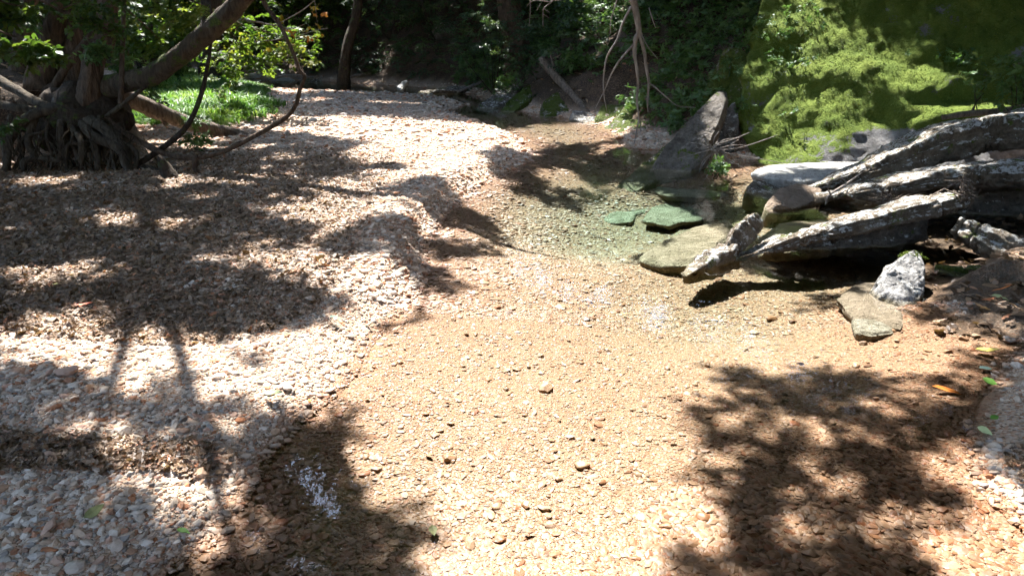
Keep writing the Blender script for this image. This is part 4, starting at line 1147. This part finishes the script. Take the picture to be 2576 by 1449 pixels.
shrub('bush', 'dark bush between the slender and the thick trunks', gnd(1090, 150, 23), 1.6, 'shade', 220, 1.0, 6, h=2.4)
shrub('bush', 'dark green bush just right of the slender leaning trunk', gnd(985, 150, 24), 1.5, 'shade', 200, 1.0, 6, h=2.2)
shrub('bush', 'green bush left of the slender leaning trunk', gnd(790, 140, 25), 1.6, 'canopy', 190, .8, 6, h=3.0)
shrub('bush', 'sunlit green bush behind the straight trunk', gnd(600, 150, 26), 1.8, 'maple', 300, 1.2, 6, h=3.2)
shrub('bush', 'sunlit green bush between the leaning stem and the grass', gnd(455, 170, 22.5), 1.5, 'maple', 260, 1.2, 6, h=2.8)
shrub('bush', 'leafy bush behind the leaning stem base', gnd(370, 180, 16), .9, 'canopy', 120, .7, 6, h=2.0)
shrub('bush', 'dark bush behind the bank tree stems', gnd(150, 200, 13), 1.3, 'canopy', 150, .8, 6, h=2.2)
shrub('bush', 'dark bush at the far left edge of the bank', gnd(20, 200, 11.5), .8, 'canopy', 90, .7, 5, h=1.6)
for i, (u, v, y, s, lab) in enumerate([(320, 160, 9.2, .16, 'broad-leaved bright weed beside the main stem'), (245, 135, 8.0, .10, 'small leafy sprout on the bank tree trunk'), (385, 262, 10.5, .16, 'tall leafy weed in the grass behind the log'), (490, 312, 9.6, .15, 'drooping weed growing on the fallen log'),
                                       (500, 372, 8.9, .17, 'low dark weed at the log end by the bent branch'), (8, 605, 5.7, .12, 'small grassy weed at the left edge of the frame'), (1680, 215, 13, .25, 'leafy weed on the slope right of the hanging branch'), (1840, 165, 10.4, .12, 'pale sprig at the left edge of the boulder')]):
    p = AT(u, v + 20, y)
    shrub('weed', lab, p, s, 'seedling', 26, 1.5, 5, 'leaf_fern', cat='plant', h=s * 1.6)
for i, (u, v, sx, n_, lab) in enumerate([(2040, 95, .22, 26, 'seedling cluster high on the mossy face'), (2035, 160, .26, 34, 'seedling cluster below the sunlit moss streak'), (2410, 165, .34, 44, 'wide seedling patch right of the crack'), (1985, 295, .06, 6, 'tiny seedling low on the mossy face'), (2250, 385, .08, 7, 'small pale seedling at the foot of the crack'), (2110, 40, .25, 16, 'thin seedling cluster at the top of the mossy face'), (1960, 120, .15, 10, 'sprigs by the left edge of the mossy face'), (1908, 40, .2, 18, 'leafy sprigs at the top left edge of the boulder'), (1880, 190, .16, 14, 'sprigs hanging on the boulder edge above the mossy rock'), (1868, 285, .14, 12, 'ferny sprigs low on the left edge of the boulder')]):
    c = AT(u, v, 9.3); c = surf_front(c[0], c[2] + .02)
    r = np.random.default_rng(i + 50)
    e = empty('seedling_cluster', c); tag(e, lab, 'plant')
    P = np.array([surf_front(c[0] + r.normal(0, sx * .6), c[2] + r.normal(0, sx * .22)) for _ in range(n_)]) + np.array([-.02, -.07, .05])
    scatter('foliage', 'seedling', P, np.stack([r.normal(.5, .3, n_), r.normal(0, .3, n_), r.random(n_) * 6.28], -1), r.uniform(.7, 1.2, n_), parent=e, seed=i)
    mb = MB()
    for q in P[::2]: mb.tube([q + (.02, .09, -.06), q], [.004, .002], 4, n=4)
    tag(mb.build('stems', M['bark_dark'], e), kind='stuff')
shrub('bush', 'bright leafy shrub at the right edge above the thick slab', AT(2560, 300, 7.6), .42, 'seedling', 90, 1.6, 7, h=.6)
shrub('weed', 'leafy twig of weed on the ledge edge at the right', AT(2450, 265, 8.0), .2, 'seedling', 20, 1.4, 4, h=.3, cat='plant')
shrub('weed', 'green water weed below the twig tangle', AT(1800, 440, 8.0), .22, 'seedling', 26, 1.2, 4, h=.12, cat='plant')

# leafy branches overhead on the left
def branch(name, label, paths, bark, key, size, leaves, spread=.18, cat='branch', seed=1, droop=.05):
    r = np.random.default_rng(seed)
    e = empty(name, paths[0][0][0]); tag(e, label, cat)
    P = []
    for k, (pts, rr) in enumerate(paths):
        MB().tube(pts, rr, 8, .12, seed + k, n=len(pts) * 6, freq=20).build('stem' if k == 0 else 'twig', M[bark], e)
        q = spline(pts, 40)[10:]
        if leaves:
            i = r.integers(0, len(q), leaves)
            P.append(q[i] + r.normal(0, spread, (leaves, 3)) * (1, .7, .5) - (0, 0, droop))
    if leaves:
        P = np.vstack(P)
        scatter('foliage', key, P, np.stack([r.normal(0, .4, len(P)), r.normal(.1, .4, len(P)), r.random(len(P)) * 6.28], -1), r.uniform(.7, 1.2, len(P)) * size, parent=e, seed=seed)
    return e
branch('leafy_branch', 'sunlit maple branch hanging over the far pool', [(PX((520, 20, 12), (600, 60, 12.2), (680, 85, 12.3), (745, 120, 12.4)), [.03, .02, .01, .006]), (PX((560, 50, 12.2), (600, 110, 12.4), (640, 150, 12.6)), [.015, .01, .004]), (PX((640, 75, 12.2), (700, 120, 12.3), (760, 95, 12.2)), [.012, .008, .004]), (PX((600, 60, 12.6), (580, 130, 12.8), (570, 185, 13)), [.012, .006, .004])], 'bark', 'maple', .85, 34, .28, seed=2)
branch('leafy_branch', 'green leaf spray above the leaning stem at the top edge', [(PX((330, -30, 9), (400, 10, 9.2), (470, 40, 9.3)), [.015, .01, .005]), (PX((430, -20, 9), (500, 10, 9.2), (560, 30, 9.3)), [.012, .008, .004])], 'bark', 'maple', .8, 16, .2, seed=3)
branch('leafy_branch', 'pale green leaf spray at the left edge of the frame', [(PX((-60, 60, 5), (0, 80, 5.1), (70, 105, 5.15), (140, 122, 5.2)), [.012, .008, .005, .003])], 'bark', 'canopy', .42, 13, .06, seed=4)
branch('leafy_branch', 'pale leaves at the left edge beside the hanging roots', [(PX((-50, 300, 6), (0, 300, 6.05), (30, 305, 6.1)), [.008, .006, .003])], 'bark', 'canopy', .32, 5, .04, seed=5)
branch('leafy_branch', 'leafy branch crossing in front of the stems at top left', [(PX((60, -20, 7.2), (150, 25, 7.3), (240, 60, 7.4), (300, 95, 7.5)), [.014, .01, .007, .004]), (PX((150, 25, 7.3), (200, 10, 7.3), (280, 20, 7.4)), [.008, .006, .004])], 'bark', 'canopy', .38, 14, .14, seed=16)
branch('leafy_branch', 'leafy branch drooping over the grass beneath the leaning stem', [(PX((300, 10, 10.5), (360, 60, 10.7), (410, 110, 10.9)), [.014, .01, .005]), (PX((360, 60, 10.7), (330, 110, 10.7), (320, 150, 10.7)), [.008, .006, .004])], 'bark', 'maple', .75, 22, .22, seed=17)
branch('leafy_branch', 'dim leaf spray at the top left corner', [(PX((-40, -20, 8), (20, 10, 8.1), (90, 20, 8.2)), [.012, .008, .004])], 'bark', 'canopy', .6, 10, .12, seed=6)
branch('leafy_branch', 'thin grey twig with yellowing leaves over the creek', [(PX((560, 45, 9.4), (640, 55, 9.4), (690, 65, 9.4), (735, 72, 9.4), (765, 62, 9.4)), [.012, .01, .008, .005, .004]), (PX((640, 105, 9.4), (700, 100, 9.4), (740, 85, 9.4)), [.005, .006, .006]), (PX((690, 65, 9.4), (755, 30, 9.4), (800, -5, 9.4)), [.006, .007, .007]), (PX((740, 95, 9.4), (790, 78, 9.4), (825, 72, 9.4)), [.006, .004, .003])], 'dead', 'autumn', .9, 3, .07, seed=7)
branch('leafy_branch', 'small orange leaves dangling from a thin twig at the top', [(PX((790, -10, 9), (795, 30, 9), (798, 60, 9)), [.004, .003, .002])], 'dead', 'autumn', .7, 4, .05, seed=8)

# bent saplings, sticks and logs
def stick(name, label, pts, radii, bark, cat='branch', twigs=(), seed=1, rough=.14, sides=9):
    e = empty(name, pts[0]); tag(e, label, cat)
    MB().tube(pts, radii, sides, rough, seed, n=len(pts) * 6, freq=9).build('main_stem', M[bark], e)
    for k, (tp, tr) in enumerate(twigs):
        MB().tube(tp, tr, 6, rough, seed + k + 1, n=len(tp) * 5, freq=12).build('twig', M[bark], e)
    return e
stick('bent_sapling', 'dark bowed sapling rising from the gravel past the fallen log', PX((336, 422, 7.6), (427, 359, 7.8), (473, 313, 7.9), (505, 242, 8.0), (523, 160, 8.1), (530, 107, 8.2), (532, -20, 8.3)), [.03, .03, .028, .024, .02, .016, .012], 'bark_dark', 'sapling')
stick('bent_sapling', 'long sweeping branch curving up from the roots to the top edge', PX((267, 299, 7.9), (320, 338, 7.75), (391, 377, 7.6), (440, 393, 7.55), (498, 396, 7.5), (555, 384, 7.5), (622, 352, 7.5), (711, 302, 7.5), (743, 267, 7.5), (754, 228, 7.5), (768, 192, 7.5)), [.03, .03, .03, .03, .028, .026, .025, .023, .021, .02, .016], 'bark', 'branch',
      [(PX((768, 192, 7.5), (754, 178, 7.5), (740, 140, 7.5), (725, 107, 7.5), (704, 64, 7.55), (668, 14, 7.6), (655, -20, 7.6)), [.016, .02, .019, .018, .022, .024, .024]), (PX((478, 392, 7.5), (492, 402, 7.45), (490, 425, 7.4), (512, 450, 7.35)), [.03, .03, .026, .018])])
stick('fallen_log', 'fallen log leaning from the bank down across the grass', PX((262, 222, 9.0), (355, 263, 9.3), (462, 306, 9.7), (569, 333, 10.1), (650, 352, 10.4)), [.11, .105, .095, .08, .05], 'log', 'log', [(PX((410, 300, 9.5), (418, 318, 9.45)), [.05, .02]), (PX((600, 340, 10.2), (660, 350, 10.1), (705, 362, 9.9)), [.035, .025, .012])], 5, .2, 16)
e = empty('broken_stump', gnd(425, 468, 7.3)); tag(e, 'dark jagged pointed stump on the gravel beside the roots', 'stump')
p = G(428, 470, .08)
MB().tube([p + (0, .05, -.06), p + (-.02, .05, .1), p + (-.06, .05, .22), p + (-.085, .05, .30)], [.105, .09, .05, .012], 12, .3, 4, n=14, freq=10).build('stump_body', M['bark_dark'], e)
stick('fallen_stick', 'dark decaying log lying behind the pointed stump', PX((335, 425, 7.7), (370, 430, 7.6), (415, 448, 7.45)), [.06, .07, .05], 'bark_dark', 'log', seed=8, rough=.25)
stick('leaning_stick', 'peeling stick leaning down the far right bank to the water', PX((1362, 152, 15.4), (1395, 190, 15.0), (1440, 240, 14.4), (1490, 300, 13.4)), [.09, .085, .075, .06], 'log', 'log', [(PX((1396, 190, 15), (1392, 165, 15.0), (1385, 140, 15.1)), [.04, .03, .02])])
stick('hanging_branch', 'dead bare branch hanging down from the top over the bank', PX((1590, -30, 9), (1593, 0, 9), (1602, 44, 9), (1607, 83, 9), (1599, 98, 9), (1596, 133, 9), (1601, 166, 9), (1605, 207, 9), (1602, 252, 9), (1607, 296, 9), (1602, 326, 9), (1596, 362, 9)), [.045, .042, .038, .034, .03, .026, .02, .016, .014, .011, .009, .004], 'dead', 'branch',
      [(PX((1607, 83, 9), (1620, 127, 9), (1626, 172, 9), (1632, 207, 9), (1629, 252, 9), (1630, 283, 9)), [.026, .022, .02, .018, .012, .006]), (PX((1632, 210, 9), (1647, 219, 9), (1676, 245, 9), (1706, 267, 9.05), (1750, 271, 9.1)), [.012, .01, .008, .006, .004]),
       (PX((1587, 18, 9), (1567, 59, 9), (1552, 101, 9), (1528, 142, 9), (1519, 190, 9), (1519, 237, 9), (1527, 282, 9)), [.016, .014, .013, .012, .01, .008, .004]), (PX((1596, 110, 9), (1558, 154, 9), (1537, 190, 9), (1522, 225, 9), (1498, 273, 9)), [.014, .012, .009, .007, .004]),
       (PX((1556, -20, 9), (1552, 0, 9), (1537, 53, 9), (1535, 86, 9)), [.009, .008, .007, .004]), (PX((1607, 296, 9), (1612, 318, 9), (1611, 332, 9)), [.008, .006, .003]), (PX((1604, 60, 9), (1625, 110, 8.95), (1655, 150, 8.9)), [.008, .006, .003]), (PX((1632, 20, 9), (1645, 60, 9), (1650, 72, 9)), [.007, .006, .003])], 3)
stick('hanging_twig', 'pale bare twig hanging at the top edge over the dark hollow', PX((1400, -12, 8), (1385, 8, 8), (1368, 22, 8), (1366, 45, 8), (1366, 68, 8)), [.008, .007, .006, .005, .003], 'dead', 'twig',
      [(PX((1385, 6, 8), (1345, 2, 8), (1325, 16, 8)), [.006, .005, .003]), (PX((1334, 2, 8), (1334, 30, 8), (1331, 66, 8)), [.006, .005, .003]), (PX((1368, 22, 8), (1382, 32, 8)), [.005, .003]), (PX((1366, 36, 8), (1381, 46, 8)), [.005, .003]), (PX((1385, 4, 8), (1420, 0, 8)), [.005, .003]), (PX((1360, 10, 8), (1350, 28, 8)), [.004, .003])], 4)
c = AT(1795, 375, 8.35)
r = np.random.default_rng(12)
tw = []
for i in range(20):
    a = r.normal(0, 1, 3) * (.3, .12, .2) + (.08, 0, -.06)
    tw.append(([c + a * .0 + r.normal(0, .02, 3), c + a * .5 + r.normal(0, .02, 3), c + a], [.006, .005, .003]))
tw += [(PX((1790, 380, 8.3), (1860, 372, 8.4), (1930, 350, 8.7), (1955, 340, 8.8)), [.006, .006, .005, .003]), (PX((1770, 340, 8.3), (1800, 385, 8.3), (1830, 425, 8.2)), [.009, .008, .005]), (PX((1800, 395, 8.3), (1780, 440, 8.1), (1770, 455, 8.0)), [.006, .005, .003])]
stick('twig_tangle', 'tangle of dead grey twigs in the gap beside the tall slab', [c + (-.12, 0, .12), c, c + (.12, 0, -.14)], [.012, .01, .006], 'dead', 'twigs', tw, 6)
stick('dead_twig', 'forked pale twig leaning on the tilted slabs', PX((2078, 515, 6.0), (2085, 492, 6.05), (2130, 462, 6.2), (2172, 432, 6.4)), [.008, .011, .009, .005], 'dead', 'twig', [(PX((2090, 490, 6.05), (2082, 474, 6.0), (2085, 465, 6.0)), [.007, .005, .003]), (PX((2130, 462, 6.2), (2120, 450, 6.2), (2105, 447, 6.2)), [.006, .005, .003]), (PX((2120, 468, 6.15), (2160, 455, 6.3)), [.006, .004])], 7)
stick('dead_twig', 'thin brown stick crossing from the middle slab to the lowest slab', PX((2330, 500, 5.45), (2390, 468, 5.7), (2430, 445, 5.85), (2460, 415, 5.95)), [.007, .009, .010, .007], 'log', 'twig', [(PX((2430, 445, 5.85), (2475, 428, 6.0), (2520, 412, 6.1)), [.008, .008, .005])], 8)
c = AT(2425, 488, 5.22); tw = [([c + r.normal(0, .03, 3), c + r.normal(0, .05, 3), c + r.normal(0, .09, 3) * (1, 1, .9)], [.004, .004, .002]) for _ in range(26)]
stick('twig_debris', 'bundle of twig debris caught on the end of the lowest slab', [c + (-.08, 0, .02), c, c + (.06, 0, -.06)], [.008, .007, .004], 'log', 'twigs', tw, 9)
c = AT(2240, 500, 5.9); tw = [([c + r.normal(0, .05, 3), c + r.normal(0, .06, 3), c + r.normal(0, .13, 3) * (1, .6, .7)], [.005, .004, .002]) for _ in range(22)]
stick('twig_debris', 'brown twig debris wedged under the middle slab', [c + (-.1, 0, .08), c, c + (.04, 0, -.12)], [.009, .008, .005], 'log', 'twigs', tw, 10)
stick('dead_twig', 'curved grey twig lying on the moss face', [surf_front(AT(2130, 190, 9.3)[0], AT(2130, 190, 9.3)[2]) + (0, -.05, 0), surf_front(AT(2165, 210, 9.3)[0], AT(2165, 210, 9.3)[2]) + (0, -.06, 0), surf_front(AT(2182, 235, 9.3)[0], AT(2182, 235, 9.3)[2]) + (0, -.05, 0)], [.006, .007, .004], 'dead', 'twig', seed=11)
stick('fallen_branch', 'brown branch lying on the ledge at the right of the mossy face', PX((2370, 296, 8.2), (2440, 286, 8.15), (2520, 280, 8.1), (2600, 268, 8.0)), [.03, .035, .04, .04], 'log', 'branch', seed=12)
for i, (pts, lab) in enumerate([([(620, 178, 23), (700, 186, 22.8), (760, 200, 22.6)], 'pale driftwood pole lying along the far shore'), ([(600, 172, 24), (660, 160, 24), (720, 162, 24)], 'grey branch in the debris of the far left bank'), ([(650, 205, 22), (730, 190, 22.4), (790, 196, 22.4)], 'thin pale stick slanting into the far pool'), ([(850, 205, 22.5), (900, 190, 22.8), (960, 182, 23)], 'thin grey stick on the bank by the slender trunk'),
                                ([(1150, 232, 18.5), (1230, 200, 18.8), (1300, 185, 18.6)], 'dark stick slanting over the water at the bend')]):
    stick('driftwood', lab, PX(*pts), [.03, .04, .02], 'dead', 'driftwood', seed=20 + i)

# ------------------------------------------------------------------ single stones and leaves that stand out
SHAPES = []
for i in range(9):
    V, F = stone_shape(700 + i, 2, .40 + .06 * (i % 3), .95)
    V = V * (1 + .05 * fbm(V * 5, 3, i))[:, None]
    me = bpy.data.meshes.new('pebble'); me.from_pydata(V.tolist(), [], F); me.materials.append(M['stone'])
    if i % 5 == 1: me.polygons.foreach_set('use_smooth', np.ones(len(me.polygons), bool))
    SHAPES.append(me)
rp = np.random.default_rng(31)
USED = []
def pebble(u, v, wpx, tint, label, group=None, k=None, xy=None):
    p = G(u, v) if xy is None else np.array([xy[0], xy[1], 0.0])
    h = hgt(p[0], p[1])
    if xy is None:
        p = G(u, v, h); h = hgt(p[0], p[1])
    dist = np.linalg.norm(p - _o)
    s = wpx / FPX * dist / 2
    o = bpy.data.objects.new('pebble', SHAPES[int(rp.integers(9)) if k is None else k])
    COL.objects.link(o)
    o.location = (p[0], p[1], h + s * .22)
    o.rotation_euler = (rp.normal(0, .18), rp.normal(0, .18), rp.random() * 6.28 if k is None else rp.normal(0, .3))
    o.scale = (s, s, s)
    o['tint'] = float(tint)
    tag(o, label, 'pebble', group)
    USED.append(p[:2])
for a in [(460, 1090, 36, .66, 'dark brown rounded pebble on the sunlit edge of the left bar'), (1132, 1163, 42, .47, 'pale tan angular stone under water in mid-stream'), (1465, 1172, 56, .50, 'cream blocky stone, largest in the middle of the stream'), (1250, 1278, 36, 1.0, 'white pebble left of the round orange one underwater'),
          (1320, 1272, 40, .42, 'round orange-tan pebble underwater between two white ones'), (1370, 1282, 40, .97, 'white angular pebble right of the round orange one'), (780, 742, 34, 1.0, 'white knobbly stone on the lit crest of the left bar'), (1375, 978, 54, .98, 'flat white stone in mid-stream, farther than the cream block'),
          (1257, 1357, 44, .76, 'orange flat pebble near the bottom of the stream'), (1768, 1302, 50, .64, 'reddish brown pebble at the edge of the right-hand shadow'), (500, 1186, 52, .61, 'brick-shaped brown stone at the left waterline'), (655, 1262, 40, .90, 'greenish grey angular stone at the waterline'),
          (190, 1425, 64, .16, 'large grey stone at the bottom left corner'), (125, 1335, 54, .70, 'mauve flat stone at the lower left'), (310, 1085, 46, .1, 'grey wedge-shaped stone in the left bar shadow'), (430, 1110, 44, .92, 'bluish pebble beside the dark brown rounded pebble'), (1900, 824, 34, .5, 'pale flat pebble under water in front of the brown slab'),
          (1940, 800, 36, .63, 'brown pebble under water in front of the brown slab'), (720, 965, 40, .3, 'light oblong stone on the brightest part of the bar'), (170, 938, 60, .7, 'long pinkish stone on the left bar near the frame edge'), (2040, 1395, 50, .93, 'grey pebble in the shadow at the bottom right'), (1140, 808, 26, .98, 'small white stone alone in the upper stream'),
          (1405, 1205, 34, .5, 'cream pebble in front of the cream block'), (2060, 1338, 46, .28, 'pale pebble in the dappled shade near the bottom right'), (645, 1258, 30, .72, 'pink stone touching the greenish one at the waterline'), (935, 700, 40, .76, 'rust-coloured crumbly stone on the steep edge of the bar'), (1180, 1370, 40, .2, 'light grey stone near the bottom centre')]:
    pebble(*a, k=None)
NAMES = [(.08, 'grey'), (.2, 'light grey'), (.35, 'pale'), (.47, 'tan'), (.57, 'cream'), (.67, 'brown'), (.76, 'pinkish'), (.82, 'rust-coloured'), (.88, 'dark grey'), (.95, 'bluish grey'), (1.01, 'white')]
cnt = 0
while cnt < 235:
    u, v = rp.uniform(-20, 2600), 1449 - (rp.random() ** 1.5) * 640
    p = G(u, v)
    if any(np.hypot(*(p[:2] - q)) < .07 for q in USED): continue
    h, soil, d = ground(np.array([p[0]]), np.array([p[1]]), True)
    if soil[0] > .1: continue
    zone = 'the clear stream' if d[0] > .02 else ('the left bar' if p[0] < 1 else 'the right-edge gravel')
    t = rp.random()
    if d[0] > .02 and (.56 < t < .90): t = rp.uniform(.1, .55)
    nm = [b for a, b in NAMES if t < a][0]
    wpx_ = rp.uniform(20, 42); big = wpx_ > 31
    row = 'at the bottom edge' if v > 1330 else ('near the bottom' if v > 1180 else ('in the middle ground' if v > 1000 else 'farther back'))
    colm = ['far left', 'left', 'left of centre', 'right of centre', 'right', 'far right'][int(np.clip(u / 2576 * 6, 0, 5))]
    pebble(0, 0, wpx_ * (.62 if d[0] > .02 else .9), t, '%s %s pebble %s %s, %s, %s' % ('big' if big else 'small', nm, 'under' if d[0] > .02 else 'on', zone, row, colm), '%s pebbles %s %s' % (nm, 'under' if d[0] > .02 else 'on', zone), xy=p[:2])
    cnt += 1
def mat_single_leaf(nm, c):
    m, t, out = mat_new(nm); k = NT(t)
    pos, p, nn = k.pos()
    col = k.mix(.4, c, k.ramp(k.noise(pos, 60, 4), [(.3, .5), (.7, 1.0)]), 'MULTIPLY')
    k.l(k.bsdf(col, .55, None, .3), out.inputs[0]); return m
LC = {'green': (.11, .24, .03), 'pale green': (.40, .44, .20), 'olive': (.22, .22, .08), 'orange': (.62, .20, .035), 'brown': (.24, .12, .06), 'yellow': (.55, .45, .10), 'red': (.42, .09, .04), 'bluish green': (.24, .34, .26)}
LM = {k_: mat_single_leaf('leaf_' + k_.replace(' ', '_'), v_) for k_, v_ in LC.items()}
for i, (u, v, wpx, c, lab) in enumerate([(690, 998, 46, 'pale green', 'pale green oval leaf on the bright gravel'), (463, 1345, 32, 'green', 'bright green curled leaf at the lower left'), (240, 1302, 44, 'olive', 'olive leaf on the shaded pebbles at lower left'), (2382, 990, 62, 'orange', 'long orange leaf lying at the right shallows'), (2516, 753, 34, 'pale green', 'pale leaf on the dark silt under the overhang'),
                                         (2480, 893, 44, 'yellow', 'yellow leaf at the right waterline'), (2478, 935, 30, 'bluish green', 'bluish green leaf on the right gravel'), (2490, 968, 34, 'green', 'green leaf above the orange leaf at right'), (2520, 738, 40, 'orange', 'orange leaf in the shade under the overhang'), (240, 905, 34, 'brown', 'brown leaf on the shaded left bar'), (135, 722, 26, 'olive', 'small olive leaf far left on the bar'), (215, 778, 36, 'red', 'reddish leaf on the shaded left bar'),
                                         (305, 985, 26, 'brown', 'small brown leaf below the long pinkish stone'), (845, 805, 30, 'bluish green', 'greyish green leaf by the waterline of the left bar'), (1000, 836, 26, 'brown', 'brown leaf at the edge of the stream'), (960, 455, 24, 'orange', 'orange leaf on the far lit bar'), (560, 765, 26, 'brown', 'dry brown leaf at the middle of the shaded bar'), (930, 828, 24, 'green', 'green leaf on the wet edge of the bar'), (2500, 1060, 26, 'green', 'small green leaf on the dry gravel at right'), (2475, 1092, 30, 'pale green', 'pale grey-green leaf on the right gravel below the others'), (780, 1020, 22, 'orange', 'small orange leaf where the bar meets the stream'), (1090, 1345, 40, 'olive', 'sunken olive leaf at the bottom of the stream'), (1330, 1345, 30, 'brown', 'small sunken brown leaf near the bottom'), (1080, 1160, 22, 'brown', 'brown leaf fragment beside the tan angular stone')]):
    V, F = leaf_shape(1, .55 if c != 'orange' else .3, i, i in (9, 11, 16), [.1, .3, -.25][i % 3])
    p = G(u, v); h = hgt(p[0], p[1]); p = G(u, v, h)
    s = wpx / FPX * np.linalg.norm(p - _o)
    a = rp.normal(0, .6)
    V = (V - (.5, 0, 0)) @ eulm((rp.normal(0, .2), rp.normal(0, .15), a)).T * s
    Vb = V - (0, 0, .0015)
    nV = len(V)
    o = make('fallen_leaf', np.vstack([V, Vb]) + np.array([p[0], p[1], h + .022]), list(F) + [tuple(x_ + nV for x_ in f[::-1]) for f in F], LM[c], smooth=False)
    tag(o, lab, 'leaf')
